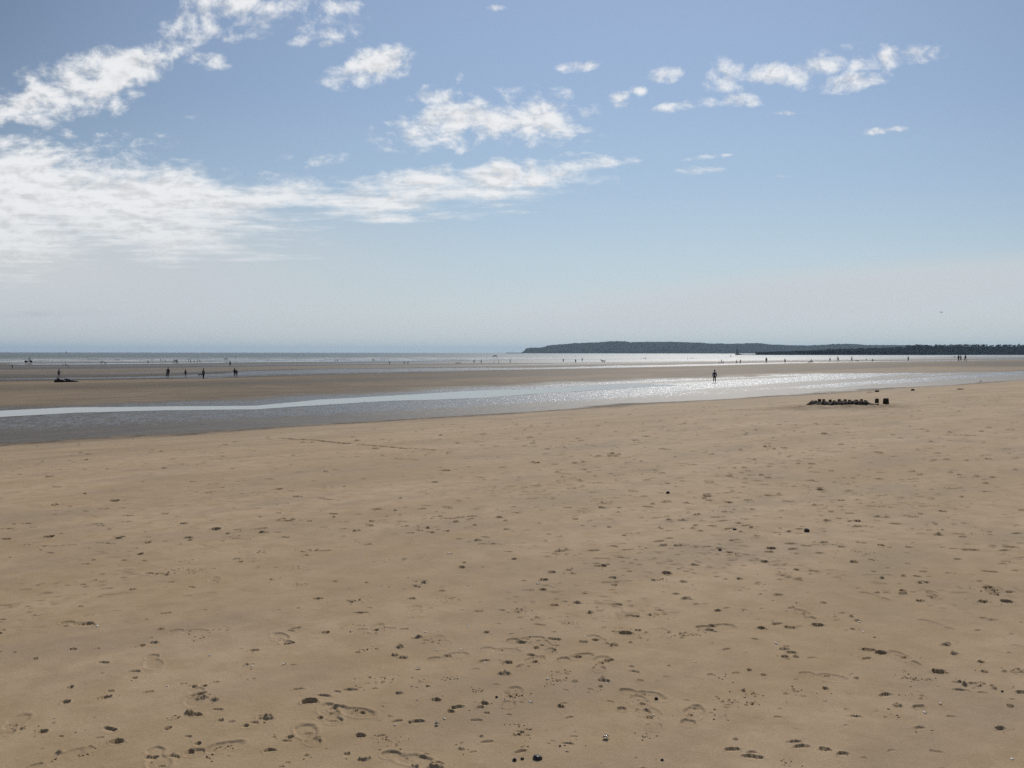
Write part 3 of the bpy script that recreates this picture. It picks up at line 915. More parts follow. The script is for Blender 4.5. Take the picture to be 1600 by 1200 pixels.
    res['top'] = sub(tk, .022 if not coat else .034, 'top')
    lk = ['pelvis', 'hip0', 'kn0', 'hip1', 'kn1', 'calf0', 'calf1', 'an0', 'an1']
    res['trousers'] = sub(lk, .016, 'trousers')
    res['shorts'] = sub(['pelvis', 'hip0', 'kn0', 'hip1', 'kn1'], .022, 'shorts')
    o = Vector((0, 0, -low))
    if hair == 'long':
        hv = [base + hu * .21 + hf * .03, base + hu * .18 - hf * .035, base + hu * .08 - hf * .07, base - hu * .05 - hf * .085]
        hr = [.05, (.095, .085), (.092, .05), (.07, .03)]
    else:
        hv = [base + hu * .205 + hf * .05, base + hu * .19 - hf * .02, base + hu * .10 - hf * .055]
        hr = [.045, (.093, .085), (.075, .055)]
    res['hair'] = skin_mesh(f'{name}_hair', [v + o for v in hv], [(i, i + 1) for i in range(len(hv) - 1)], [r if isinstance(r, tuple) else (r, r) for r in hr], 1)
    return res


POSES = {
    'stand': pose_meshes('stand', legs=((3, 3), (-3, 2)), arms=((4, 10), (-2, 12))),
    'long': pose_meshes('long', legs=((3, 3), (-3, 2)), arms=((6, 18), (2, 16)), hair='long', coat=True),
    'walk': pose_meshes('walk', legs=((24, 8), (-18, 18)), arms=((-20, 12), (22, 20)), lean=4),
    'stroll': pose_meshes('stroll', legs=((12, 6), (-14, 30)), arms=((-8, 10), (12, 14)), lean=2, hair='long', abd=(16, 14), coat=True),
    'stride': pose_meshes('stride', legs=((32, 10), (-28, 14)), arms=((30, 40), (-30, 30)), lean=7),
    'reach': pose_meshes('reach', legs=((8, 6), (-8, 6)), arms=((72, 20), (0, 15)), lean=3),
    'bend': pose_meshes('bend', legs=((8, 16), (-4, 12)), arms=((60, 5), (50, 5)), lean=72, head=-20),
    'crouch': pose_meshes('crouch', legs=((95, 128), (82, 120)), arms=((50, 20), (40, 30)), lean=32, splay=10),
    'sit': pose_meshes('sit', legs=((80, 60), (74, 50)), arms=((30, 30), (-25, 10)), lean=-8, seat=.10),
    'run': pose_meshes('run', legs=((45, 50), (-25, 60)), arms=((-40, 80), (45, 80)), lean=14),
    'drive': pose_meshes('drive', legs=((72, 60), (72, 60)), arms=((60, 10), (60, 10)), lean=8, seat=.10, splay=14),
    'kneel': pose_meshes('kneel', legs=((70, 90), (-5, 85)), arms=((35, 20), (30, 20)), lean=18),
}
FAB = {
    'black': flat('black_fabric', (.022, .022, .026)), 'navy': flat('navy_fabric', (.030, .036, .060)), 'grey': flat('grey_fabric', (.13, .13, .14)),
    'pale': flat('pale_fabric', (.55, .52, .48)), 'maroon': flat('maroon_fabric', (.10, .025, .03)), 'purple': flat('purple_grey_fabric', (.10, .085, .13)),
    'khaki': flat('khaki_fabric', (.15, .12, .08)), 'blue': flat('blue_fabric', (.07, .11, .19)), 'red': flat('red_fabric', (.30, .05, .04)),
    'brown': flat('brown_fabric', (.075, .052, .036)), 'green': flat('green_fabric', (.05, .075, .05)),
}
SKIN = flat('skin', (.36, .22, .16), .55, .06)
HAIR = {'dark': flat('dark_hair', (.018, .014, .011), .5), 'fair': flat('fair_hair', (.20, .13, .07), .5), 'brown': flat('brown_hair', (.05, .032, .02), .5)}


def person(px, foot, head, pose, yaw, top, legs, hair, label, bare=False, on=None, hide_legs=False):
    """places a figure where the photograph shows its feet, at the size the photograph gives it; yaw: 0 faces away, 180 faces the camera"""
    mm = POSES[pose]
    if on is None:
        p = unproj(px, foot)
        D = math.hypot(p[0], p[1])
        dep = p[1] * math.cos(R(2.168))
        hgt = (foot - head) / F * dep
        hgt = min(max(hgt, mm['h'] * .52), mm['h'] * 1.14)
        loc = (p[0], p[1], max(float(base_z(p[0], p[1])) if D > 75 else surface_z(p[0], p[1]), SEA - .35))
    else:
        loc, hgt = on
    az = math.atan2(loc[0], loc[1])
    e = empty('person', loc, R(-yaw) - az, hgt / mm['h'])
    tag(e, label, 'person', 'people out on the sands')

    def child(nm, me, mt):
        o = bpy.data.objects.new(nm, me)
        COL.objects.link(o)
        o.parent = e
        if not me.materials:
            me.materials.append(mt)
        o.material_slots[0].link = 'OBJECT'
        o.material_slots[0].material = mt
    child('body', mm['body'], SKIN)
    child('jacket' if pose in ('long', 'stroll') else 'shirt', mm['top'], FAB[top])
    if bare:
        child('shorts', mm['shorts'], FAB[legs])
    else:
        child('trousers', mm['trousers'], FAB[legs])
    child('hair', mm['hair'], HAIR[hair])
    return e


PEOPLE = [
    # the walker in the bright water
    (1116.4, 598.0, 578.0, 'stroll', 172, 'purple', 'black', 'dark', 'long haired person in a purple grey jacket walking through the glittering shallow channel', 0),
    # left, by the long thin pool
    (92, 590.5, 575.8, 'walk', 70, 'grey', 'black', 'brown', 'person in a grey top and dark shorts beside the dark heap of kite', 1),
    (262.8, 589.2, 574.0, 'long', 0, 'black', 'black', 'dark', 'adult in black bending over a child at the end of the thin pool', 0),
    (260.2, 589.4, 579.5, 'stand', 90, 'navy', 'navy', 'brown', 'child in navy standing against the adult in black', 0),
    (290, 589.0, 576.8, 'stand', 150, 'grey', 'black', 'brown', 'slim youngster in a grey top standing alone in the wet sand', 1),
    (318, 592.2, 575.6, 'stand', 40, 'khaki', 'black', 'dark', 'tall person in a khaki top and black trousers beside a small dark dog', 0),
    (366.6, 588.2, 575.0, 'long', 20, 'black', 'black', 'dark', 'adult in a long black coat, one of two standing close together', 0),
    (369.8, 588.2, 577.0, 'stand', 330, 'maroon', 'black', 'brown', 'shorter person in maroon pressed against the adult in the long black coat', 0),
    (359.6, 573.0, 563.8, 'walk', 200, 'black', 'black', 'dark', 'person in black walking alone between two thin pools', 0),
    (19.2, 575.8, 570.0, 'stand', 180, 'black', 'navy', 'dark', 'person in black standing alone on the left edge of the sands', 0),
    (98.3, 572.5, 568.2, 'reach', 60, 'black', 'black', 'dark', 'person with one arm stretched out, first of a trio on the sand', 0),
    (103, 572.5, 567.8, 'stand', 0, 'navy', 'black', 'brown', 'middle person of a trio on open sand, wearing navy', 0),
    (106.4, 574.2, 570.2, 'stand', 200, 'black', 'navy', 'dark', 'child at the near end of a trio on open sand', 0),
    (158, 569.0, 562.5, 'bend', 70, 'navy', 'black', 'dark', 'person stooping towards a dog near the waterline', 0),
    (182.6, 563.8, 560.2, 'stand', 0, 'black', 'black', 'dark', 'thinner one of two bathers standing in the surf', 0),
    (186.3, 563.8, 560.0, 'reach', 300, 'navy', 'black', 'dark', 'bather with an arm raised beside the thinner bather in the surf', 0),
    (231.3, 567.6, 563.0, 'stand', 180, 'black', 'black', 'dark', 'child in black standing alone at the waterline', 0),
    (237.6, 563.6, 560.6, 'stand', 0, 'grey', 'grey', 'brown', 'small pale grey figure wading alone in the surf', 1),
    (251.2, 564.2, 560.2, 'walk', 60, 'black', 'black', 'dark', 'wader in black stepping towards a second wader in the surf', 0),
    (254.6, 564.2, 560.0, 'stand', 270, 'navy', 'black', 'dark', 'wader in navy facing a wader in black', 0),
    (258.2, 565.4, 562.8, 'crouch', 30, 'grey', 'black', 'brown', 'small child crouching at the edge of the surf', 0),
    (270.6, 567.0, 561.4, 'stand', 90, 'black', 'black', 'dark', 'end person of a tight huddle at the waterline', 0),
    (273.2, 567.2, 561.2, 'reach', 30, 'navy', 'black', 'dark', 'person with an arm out inside the tight huddle at the waterline', 0),
    (275.6, 567.4, 561.0, 'long', 200, 'brown', 'black', 'dark', 'person in a long brown coat in the middle of the tight huddle', 0),
    (277.6, 567.0, 562.0, 'stand', 300, 'black', 'navy', 'brown', 'outer person of the tight huddle, wearing navy trousers', 0),
    (294.8, 563.9, 560.4, 'stand', 0, 'grey', 'black', 'dark', 'grey topped child behind a taller person at the waterline', 0),
    (297.6, 567.0, 560.0, 'walk', 100, 'black', 'black', 'dark', 'tall person in black stepping in front of a grey topped child', 0),
    (303.4, 566.8, 562.8, 'stand', 180, 'black', 'grey', 'dark', 'small child standing between two pairs at the waterline', 0),
    (308.5, 566.2, 561.2, 'stand', 80, 'black', 'black', 'dark', 'person in black facing a partner in blue at the waterline', 0),
    (312.4, 566.8, 561.6, 'reach', 280, 'blue', 'black', 'dark', 'person in blue holding an arm towards a partner in black', 0),
    (523.5, 565.0, 562.2, 'bend', 60, 'grey', 'black', 'brown', 'stooping child beside an adult at the water, short of the glitter', 0),
    (527, 564.6, 560.8, 'long', 180, 'black', 'black', 'dark', 'adult in a dark coat standing next to a stooping child', 0),
    (582, 564.2, 560.8, 'stand', 0, 'black', 'black', 'dark', 'one of a pair at the surf, in black and facing the sea', 0),
    (584.4, 564.8, 560.6, 'walk', 190, 'navy', 'black', 'dark', 'other one of the pair at the surf, in navy and walking back', 0),
    (595.3, 561.6, 559.6, 'stand', 0, 'grey', 'grey', 'brown', 'tiny swimmer standing waist deep in the waves', 0),
    (608.6, 569.6, 564.6, 'reach', 320, 'black', 'black', 'dark', 'broad person in black with an arm out on the shining sand', 0),
    (631.4, 569.0, 564.4, 'stand', 180, 'black', 'black', 'dark', 'adult in black beside a small pale child on shining sand', 0),
    (634.1, 568.8, 566.2, 'stand', 90, 'pale', 'grey', 'fair', 'small pale child between two dark adults', 0),
    (637.5, 569.2, 564.6, 'walk', 170, 'navy', 'black', 'dark', 'adult in navy walking beside a small pale child', 0),
    (740.8, 567.8, 562.2, 'long', 0, 'black', 'black', 'dark', 'stout person in a black coat facing the white glare', 0),
    (752, 567.8, 561.4, 'walk', 280, 'navy', 'black', 'dark', 'person in navy walking towards the stout person in black', 0),
    (759.7, 559.8, 557.4, 'stand', 0, 'black', 'black', 'dark', 'bather standing just beside the low dark beach tent', 0),
    (776.6, 559.9, 557.9, 'sit', 90, 'navy', 'black', 'dark', 'person sitting at the foot of the low dark beach tent', 0),
    (771.9, 567.2, 563.6, 'run', 80, 'pale', 'grey', 'fair', 'pale child running across the white glare', 0),
    (779.3, 567.4, 562.0, 'stand', 90, 'black', 'black', 'dark', 'slim person in black standing upright in the white glare', 0),
    (797.2, 567.0, 561.0, 'reach', 270, 'black', 'black', 'dark', 'person in black with one arm held out over the white glare', 0),
    (824.6, 559.6, 558.0, 'stand', 0, 'black', 'black', 'dark', 'distant wader below the tip of the headland', 0),
    (828.6, 559.6, 557.8, 'stand', 180, 'navy', 'black', 'dark', 'distant wader in navy below the tip of the headland', 0),
    (838.4, 558.2, 556.2, 'walk', 60, 'black', 'black', 'dark', 'bather stepping into the sparkling sea ahead of a friend', 0),
    (840.4, 558.2, 556.0, 'stand', 270, 'navy', 'black', 'dark', 'friend in navy following a bather into the sparkling sea', 0),
    (846.2, 557.8, 556.0, 'stand', 0, 'black', 'grey', 'dark', 'lone bather in the sparkling sea near a pair', 0),
    (864, 559.8, 557.2, 'bend', 90, 'black', 'black', 'dark', 'person bending at the edge of the sparkling sea', 0),
    (880.2, 566.3, 560.2, 'walk', 240, 'black', 'black', 'dark', 'person in black striding over the glare under the headland', 0),
    (899.4, 567.2, 560.8, 'stand', 180, 'navy', 'black', 'dark', 'person in navy standing still in the glare under the headland', 0),
    (909.6, 565.0, 559.0, 'stand', 0, 'black', 'black', 'dark', 'thin upright person in black farther out than the one in navy', 0),
    (899, 557.4, 555.4, 'stand', 0, 'black', 'black', 'dark', 'tiny bather far out under the headland', 0),
    (969, 558.9, 557.0, 'stand', 0, 'black', 'black', 'dark', 'one of two far waders under the wooded hill, in black', 0),
    (973.6, 558.9, 557.2, 'walk', 80, 'navy', 'black', 'dark', 'one of two far waders under the wooded hill, stepping sideways', 0),
    (1002.5, 561.3, 558.2, 'stand', 90, 'black', 'black', 'dark', 'thin first person of three far out in the bright shallows', 0),
    (1005.7, 561.4, 558.2, 'crouch', 90, 'navy', 'black', 'dark', 'crouching middle person of three far out in the bright shallows', 0),
    (1009, 561.6, 557.9, 'long', 0, 'black', 'black', 'dark', 'broad coated person of three far out in the bright shallows', 0),
    (1074.4, 562.0, 558.4, 'stand', 60, 'black', 'black', 'dark', 'upright person beside two crouching ones in the bright shallows', 0),
    (1079, 561.0, 558.2, 'bend', 80, 'navy', 'black', 'dark', 'person stooping low next to the upright one in the shallows', 0),
    (1083.2, 560.8, 558.6, 'crouch', 280, 'grey', 'black', 'brown', 'grey topped person crouching at the end of a trio in shallows', 0),
    (1123.3, 568.8, 564.0, 'stand', 70, 'navy', 'black', 'brown', 'child in navy holding close to an adult, above the lone walker', 0),
    (1127, 568.2, 561.6, 'stride', 60, 'black', 'black', 'dark', 'adult striding between two children above the lone walker', 0),
    (1130.2, 568.4, 563.4, 'walk', 250, 'grey', 'black', 'brown', 'grey topped child behind the striding adult', 0),
    (1150.9, 568.8, 562.0, 'walk', 300, 'black', 'black', 'dark', 'person in black walking in front of the harbour beacon', 0),
    (1156.5, 568.8, 561.6, 'reach', 120, 'khaki', 'black', 'dark', 'person in a khaki top beside the one below the harbour beacon', 0),
    (1197.3, 567.8, 558.2, 'stroll', 160, 'black', 'brown', 'dark', 'long haired person in a black jacket on the bar of sand', 0),
    (1226.5, 567.4, 560.2, 'long', 20, 'brown', 'black', 'dark', 'stocky person in a brown coat standing on the bar of sand', 0),
    (1267, 567.0, 560.4, 'kneel', 90, 'black', 'black', 'dark', 'person kneeling beside a low frame on the bar of sand', 0),
    (1296.8, 565.4, 558.8, 'long', 200, 'black', 'navy', 'brown', 'person in a dark coat standing by a striding pair of legs', 0),
    (1309.4, 565.4, 556.2, 'stride', 290, 'brown', 'black', 'dark', 'tall person in brown striding along the bar of sand', 0),
    (1330.6, 564.8, 555.6, 'stride', 80, 'black', 'black', 'dark', 'tall person in black striding towards a lying dog', 0),
    (1353.6, 563.4, 561.0, 'stand', 0, 'grey', 'black', 'brown', 'toddler standing between a lying dog and a crouching adult', 0),
    (1364.5, 565.2, 560.2, 'crouch', 280, 'black', 'black', 'dark', 'adult crouching on the sand beyond the sand turrets', 0),
    (1419.1, 564.3, 556.9, 'long', 180, 'brown', 'black', 'dark', 'person in a brown coat standing alone on the flat sand', 0),
    (1497.6, 564.2, 554.4, 'long', 200, 'black', 'black', 'dark', 'person in black at the head of a trio by a leaping dog', 0),
    (1501, 564.4, 554.2, 'walk', 240, 'pale', 'black', 'fair', 'pale topped person in the middle of a trio by a leaping dog', 0),
    (1508.2, 565.0, 553.8, 'walk', 150, 'khaki', 'khaki', 'brown', 'person in khaki walking at the back of a trio', 0),
    (1560.8, 553.2, 551.4, 'stand', 0, 'black', 'black', 'dark', 'tiny figure far off under the line of trees', 0),
]
for (px, ft, hd, po, yw, tp, lg, hr, lb, bare) in PEOPLE:
    person(px, ft, hd, po, yw, tp, lg, hr, lb, bool(bare))

# ------------------------------------------------------------------ dogs and birds
def dog_meshes(name, run=0, lie=False):
    V = [(0, -.28, .44), (0, 0, .45), (0, .26, .47), (0, .40, .58), (0, .50, .66), (0, .66, .63), (0, -.42, .52), (0, -.58, .62)]
    Rr = [(.085, .10), (.085, .11), (.095, .135), (.065, .08), (.07, .075), (.03, .028), .03, .015]
    Ed = [(0, 1), (1, 2), (2, 3), (3, 4), (4, 5), (0, 6), (6, 7)]
    k = len(V)
    for s in (-1, 1):
        V += [(s * .07, .50, .75), (s * .05, .47, .70)]
        Rr += [.012, .022]
        Ed += [(4, k + 1), (k + 1, k)]
        k += 2
        f = run * s * .22
        V += [(s * .085, .25, .36), (s * .085, .24 + f * .5, .20), (s * .085, .26 + f, .03), (s * .085, .31 + f, .018)]
        Rr += [.055, .032, .024, .024]
        Ed += [(2, k), (k, k + 1), (k + 1, k + 2), (k + 2, k + 3)]
        k += 4
        g_ = -run * s * .22
        V += [(s * .085, -.26, .36), (s * .085, -.18 + g_ * .5, .24), (s * .085, -.33 + g_, .14), (s * .085, -.29 + g_, .03), (s * .085, -.24 + g_, .018)]
        Rr += [.07, .045, .026, .022, .024]
        Ed += [(0, k), (k, k + 1), (k + 1, k + 2), (k + 2, k + 3), (k + 3, k + 4)]
        k += 5
    if lie:
        V = [(x, y * 1.05, z - .30 if z > .35 else max(.03, z * .25)) for x, y, z in V]
    if run:
        V = [(x, y, z + .02) for x, y, z in V]
    return skin_mesh(name, [Vector(v) for v in V], Ed, [r if isinstance(r, tuple) else (r, r) for r in Rr], 1)


DOG = {'stand': dog_meshes('dog_standing'), 'run': dog_meshes('dog_running', 1), 'lie': dog_meshes('dog_lying', 0, True)}
FUR = {'black': flat('black_fur', (.025, .022, .02)), 'brown': flat('brown_fur', (.10, .065, .04))}
COLLAR = flat('red_collar', (.35, .04, .04))


def dog(px, foot, pose, yaw, fur, label, size, lift=0):
    p = unproj(px, foot)
    z = max(float(base_z(p[0], p[1])), SEA - .1)
    e = empty('dog', (p[0], p[1], z + lift), R(-yaw) - math.atan2(p[0], p[1]), size)
    tag(e, label, 'dog', 'dogs out on the sands')
    o = bpy.data.objects.new('body', DOG[pose])
    COL.objects.link(o)
    o.parent = e
    if not DOG[pose].materials:
        DOG[pose].materials.append(FUR[fur])
    o.material_slots[0].link = 'OBJECT'
    o.material_slots[0].material = FUR[fur]
    bm = bmesh.new()
    dz = -.30 if pose == 'lie' else 0
    tube(bm, [(0.0, .345, .545 + dz), (0.0, .365, .565 + dz)], .092, 12)
    from_bm('collar', bm, COLLAR, e)


dog(312.7, 588.4, 'stand', 80, 'black', 'small black dog standing next to the tall person in khaki', .8)
dog(164.6, 568.4, 'run', 290, 'black', 'black dog running at the stooping person near the waterline', 1.1)
dog(942.7, 567.2, 'stand', 265, 'black', 'large black dog standing side on in the glare', 1.5)
dog(1338.5, 564.6, 'lie', 85, 'black', 'black dog lying on the sand ahead of a striding person', 1.2)
dog(1491.8, 561.5, 'run', 275, 'black', 'black dog leaping off the ground in front of a trio', 1.0, .75)

GULL = flat('gull_feathers', (.42, .42, .43))
GULLD = flat('gull_dark_feathers', (.10, .10, .11))


def gull(loc, yaw, label, flying):
    e = empty('gull', loc, yaw)
    tag(e, label, 'gull', 'gulls')
    body = skin_mesh('gull_body', [Vector(v) for v in ((0, -.24, .16), (0, -.08, .15), (0, .08, .16), (0, .17, .22), (0, .25, .215))], [(0, 1), (1, 2), (2, 3), (3, 4)],
                     [(.03, .012), (.065, .06), (.06, .06), (.038, .04), (.012, .012)], 1)
    link('body', body, GULL, e)
    for s in (-1, 1):
        bm = bmesh.new()
        if flying:
            prof = [(0.04, .10, -.06, .17), (.30, .14, -.05, .29), (.62, .04, -.08, .22), (.72, -.05, -.08, .17)]
        else:
            prof = [(.045, .08, -.05, .20), (.075, .06, -.10, .16), (.05, -.12, -.18, .16), (.02, -.30, -.33, .16)]
        up_, lo_ = [], []
        for (x, y0, y1, z) in prof:
            up_.append((bm.verts.new((s * x, y0, z)), bm.verts.new((s * x, y1, z + .004))))
            lo_.append((bm.verts.new((s * x, y0, z - .012)), bm.verts.new((s * x, y1, z - .006))))
        for a, b in zip(up_[:-1], up_[1:]):
            bm.faces.new((a[0], b[0], b[1], a[1]))
        for a, b in zip(lo_[:-1], lo_[1:]):
            bm.faces.new((a[1], b[1], b[0], a[0]))
        for i in range(len(prof) - 1):
            bm.faces.new((lo_[i][0], lo_[i + 1][0], up_[i + 1][0], up_[i][0]))
            bm.faces.new((up_[i][1], up_[i + 1][1], lo_[i + 1][1], lo_[i][1]))
        bm.faces.new((up_[0][0], up_[0][1], lo_[0][1], lo_[0][0]))
        bm.faces.new((lo_[-1][0], lo_[-1][1], up_[-1][1], up_[-1][0]))
        from_bm('wing', bm, GULLD, e)
    if not flying:
        for s in (-1, 1):
            bm = bmesh.new()
            tube(bm, [(s * .025, 0, .11), (s * .025, .01, .012), (s * .03, .05, .004)], .008, 6)
            from_bm('leg', bm, flat('gull_leg', (.45, .30, .10)), e)


dr = ray(1470.5, 489)
gull(tuple(dr * 230 + np.array([0, 0, EYE])), .6, 'gull flying alone in the pale sky above the trees', True)
for px, fy, lb in ((1441, 563.6, 'gull standing nearest the lone person in brown'), (1462.7, 563.4, 'gull standing in the middle of three on the flat sand'), (1471, 563.4, 'gull standing nearest the trio with the leaping dog')):
    p = unproj(px, fy)
    gull((p[0], p[1], float(base_z(p[0], p[1]))), 1.2, lb, False)

# ------------------------------------------------------------------ gear on the sand
RUB = flat('black_rubber', (.02, .02, .02), .7)
DKG = flat('dark_green_paint', (.025, .04, .03), .45)
STEEL = flat('grey_steel', (.18, .18, .19), .4)
p = unproj(44.5, 566.4)
vz = max(float(base_z(p[0], p[1])), SEA - .1)
bug = tag(empty('beach_buggy', (p[0], p[1], vz), -math.atan2(p[0], p[1]) + R(6), 11 * p[1] / F / 3.0), 'dark green beach buggy with fat tyres and a driver, parked by the surf', 'beach buggy')
bm = bmesh.new()
pr = [(-1.45, .45, .50), (-1.0, .40, .80), (-.35, .36, .74), (.1, .36, .70), (.75, .40, .92), (1.35, .42, .86), (1.5, .5, .6)]
rows = []
for (x, z0, z1) in pr:
    w0 = .42 if abs(x) > 1.2 else .52
    rows.append([bm.verts.new(v) for v in ((x, -w0, z0), (x, w0, z0), (x, w0 * .85, z1), (x, -w0 * .85, z1))])
for a, b in zip(rows[:-1], rows[1:]):
    for k in range(4):
        bm.faces.new((a[k], a[(k + 1) % 4], b[(k + 1) % 4], b[k]))
bm.faces.new(rows[0][::-1])
bm.faces.new(rows[-1])
bmesh.ops.bevel(bm, geom=bm.edges[:], offset=.05, segments=2, affect='EDGES')
from_bm('body', bm, DKG, bug)
for x, y in ((-.98, -.68), (-.98, .68), (.98, -.68), (.98, .68)):
    bm = bmesh.new()
    prof = [(.20, -.15), (.36, -.17), (.43, -.11), (.45, 0), (.43, .11), (.36, .17), (.20, .15)]
    N = 28
    rg = [[bm.verts.new((x + r * math.cos(2 * math.pi * i / N), y + t, .45 + r * math.sin(2 * math.pi * i / N))) for i in range(N)] for r, t in prof]
    for a, b in zip(rg, rg[1:] + rg[:1]):
        for i in range(N):
            bm.faces.new((a[i], a[(i + 1) % N], b[(i + 1) % N], b[i]))
    bmesh.ops.recalc_face_normals(bm, faces=bm.faces)
    wh = from_bm('wheel', bm, RUB, bug)
    bm = bmesh.new()
    tube(bm, [(x, y - .1, .45), (x, y + .1, .45)], .205, 20)
    from_bm('rim', bm, STEEL, wh)
bm = bmesh.new()
for s in (-.42, .42):
    tube(bm, [(-.25, s, .7), (0.05, s, 1.45), (.65, s * .9, 1.5), (.85, s * .9, .85)], .03, 8)
tube(bm, [(.05, -.42, 1.45), (.05, .42, 1.45)], .03, 8)
tube(bm, [(.65, -.38, 1.5), (.65, .38, 1.5)], .03, 8)
from_bm('roll_bar', bm, STEEL, bug)
bm = bmesh.new()
box(bm, (.42, 0, .86), (.5, .7, .12))
box(bm, (.68, 0, 1.14), (.1, .7, .5), Matrix.Rotation(R(10), 4, 'Y'))
bmesh.ops.bevel(bm, geom=bm.edges[:], offset=.03, segments=2, affect='EDGES')
from_bm('seat', bm, FAB['black'], bug)
bm = bmesh.new()
tube(bm, [(.9, .3, .8), (.95, .3, 2.2), (1.02, .3, 3.2)], [.014, .010, .006], 6)
wp = from_bm('whip_aerial', bm, STEEL, bug)
bm = bmesh.new()
box(bm, (1.16, .3, 3.05), (.28, .012, .2))
from_bm('pennant', bm, FAB['pale'], wp)
a_ = math.atan2(p[0], p[1])
pos = bug.matrix_basis @ Vector((.40, 0, .92))
person(0, 0, 0, 'drive', -84, 'black', 'black', 'dark', 'driver in black sitting in the beach buggy', on=(tuple(pos), POSES['drive']['h'] * 11 * p[1] / F / 3.0 * .92))

TENT = flat('dark_tent_cloth', (.030, .036, .045), .7)


def beach_tent(px, foot, wpx, hpx, yaw, label):
    p = unproj(px, foot)
    k = p[1] / F
    e = empty('beach_tent', (p[0], p[1], max(float(base_z(p[0], p[1])), SEA)), -math.atan2(p[0], p[1]) + R(yaw))
    tag(e, label, 'beach tent', 'low dark tents at the waterline')
    w_, h_ = wpx * k * .5, hpx * k
    bm = bmesh.new()
    rows = []
    for i in range(13):
        a = math.pi * i / 12
        row = []
        for j in range(9):
            b = math.pi * .62 * j / 8
            sk = 1 + .12 * math.sin(4 * a) ** 2
            row.append(bm.verts.new((w_ * math.cos(a) + w_ * .25 * math.sin(a) ** 2, -w_ * .55 * math.cos(b) * math.sin(a) ** .5 + .3, max(0, h_ * math.sin(a) * (0.35 + .65 * math.sin(b + .5)) * sk))))
        rows.append(row)
    for a, b in zip(rows[:-1], rows[1:]):
        for j in range(8):
            bm.faces.new((a[j], a[j + 1], b[j + 1], b[j]))
    bmesh.ops.solidify(bm, geom=bm.faces[:], thickness=.02)
    from_bm('canopy', bm, TENT, e)
    bm = bmesh.new()
    tube(bm, [(w_ * math.cos(math.pi * i / 12) + w_ * .25 * math.sin(math.pi * i / 12) ** 2, -w_ * .56 * max(0, math.sin(math.pi * i / 12)) ** .5 + .29, max(0.02, h_ * .63 * math.sin(math.pi * i / 12))) for i in range(13)], .025, 6)
    from_bm('pole', bm, STEEL, e)
    bm = bmesh.new()
    box(bm, (0, .1, .03), (w_ * 1.7, w_ * .8, .03))
    from_bm('groundsheet', bm, FAB['navy'], e)


beach_tent(773, 559.9, 8.5, 4.6, 0, 'low dark beach tent with a peaked top in the sparkling surf')
beach_tent(353.2, 563.2, 6.2, 3.2, 10, 'small squat dark tent near the thin marker post')

# the crumpled kite beside the person in grey
p = unproj(103.5, 597.0)
k = p[1] / F
kite = tag(empty('power_kite', (p[0], p[1], float(base_z(p[0], p[1])) - .03), -math.atan2(p[0], p[1]) + R(3), k), 'dark crumpled kite lying in a long heap on the sand', 'kite')
bm = bmesh.new()
for i in range(9):
    t = i / 8
    x = -13 + 27 * t
    hh = (4.6, 7.4, 5.2, 4.2, 5.6, 5.2, 4.2, 2.8, 1.6)[i]
    blob(bm, (x, random.uniform(-2, 2), hh * .42), (3.6, 4.6, hh * .62), 3, .16, 2.2, i * 3.1)
bmesh.ops.remove_doubles(bm, verts=bm.verts, dist=.0001)
cn = from_bm('canopy', bm, flat('dark_kite_cloth', (.026, .016, .022), .6, .5, 0.5), kite)
cn.data.shade_smooth()
bm = bmesh.new()
pts = [(-16.5 + 33 * i / 24, 4.5 * math.sin(i / 24 * math.pi) - 6, 1.4 + 1.0 * abs(math.sin(i * .55)) * (1 - i / 30)) for i in range(25)]
tube(bm, pts, [max(.35, 1.5 * math.sin(math.pi * (i + 1) / 26)) for i in range(25)], 10)
from_bm('leading_edge', bm, flat('dark_kite_tube', (.030, .014, .018), .5), kite)

# the marker post in the surf, the pole by the frame, the stick on the sand
WOOD = flat('wet_dark_wood', (.035, .028, .022), .7, .4, 3.0, .4)
p = unproj(368.7, 562.4)
post = tag(empty('marker_post', (p[0], p[1], SEA - .6)), 'thin dark marker post standing in the surf with a cap', 'post')
bm = bmesh.new()
tube(bm, [(0, 0, 0), (.03, 0, 2.0), (0, 0, 3.6)], [.13, .12, .11], 10)
from_bm('shaft', bm, WOOD, post)
bm = bmesh.new()
box(bm, (0, 0, 3.45), (.75, .16, .3))
bmesh.ops.bevel(bm, geom=bm.edges[:], offset=.02, segments=1, affect='EDGES')
from_bm('topmark', bm, WOOD, post)
p = unproj(716, 567.8)
bm = bmesh.new()
tube(bm, [(-1.2, 0, .10), (-.5, .06, .16), (.2, -.05, .13), (1.1, .05, .20)], [.10, .13, .12, .06], 8)
tube(bm, [(.2, -.05, .13), (.55, -.3, .34)], [.06, .03], 6)
o = from_bm('driftwood', bm, WOOD)
o.location = (p[0], p[1], max(float(base_z(p[0], p[1])), SEA))
tag(o, 'dark piece of driftwood lying low on the shining sand', 'driftwood')
p = unproj(1266, 567.1)
k = p[1] / F
fr = tag(empty('low_frame', (p[0], p[1], float(base_z(p[0], p[1]))), -math.atan2(p[0], p[1]), k), 'low dark barrow with slanting legs beside the kneeling person', 'barrow')
bm = bmesh.new()
tube(bm, [(-4.2, 0, 0), (-1.5, 0, 1.6), (1.5, .5, 2.4), (2.8, 0, 2.2), (3.9, 0, 0)], .32, 8)
from_bm('bar', bm, WOOD, fr)
bm = bmesh.new()
box(bm, (-1.2, 0, 1.5), (3.2, 2.4, .7))
bmesh.ops.bevel(bm, geom=bm.edges[:], offset=.15, segments=2, affect='EDGES')
from_bm('tray', bm, TENT, fr)

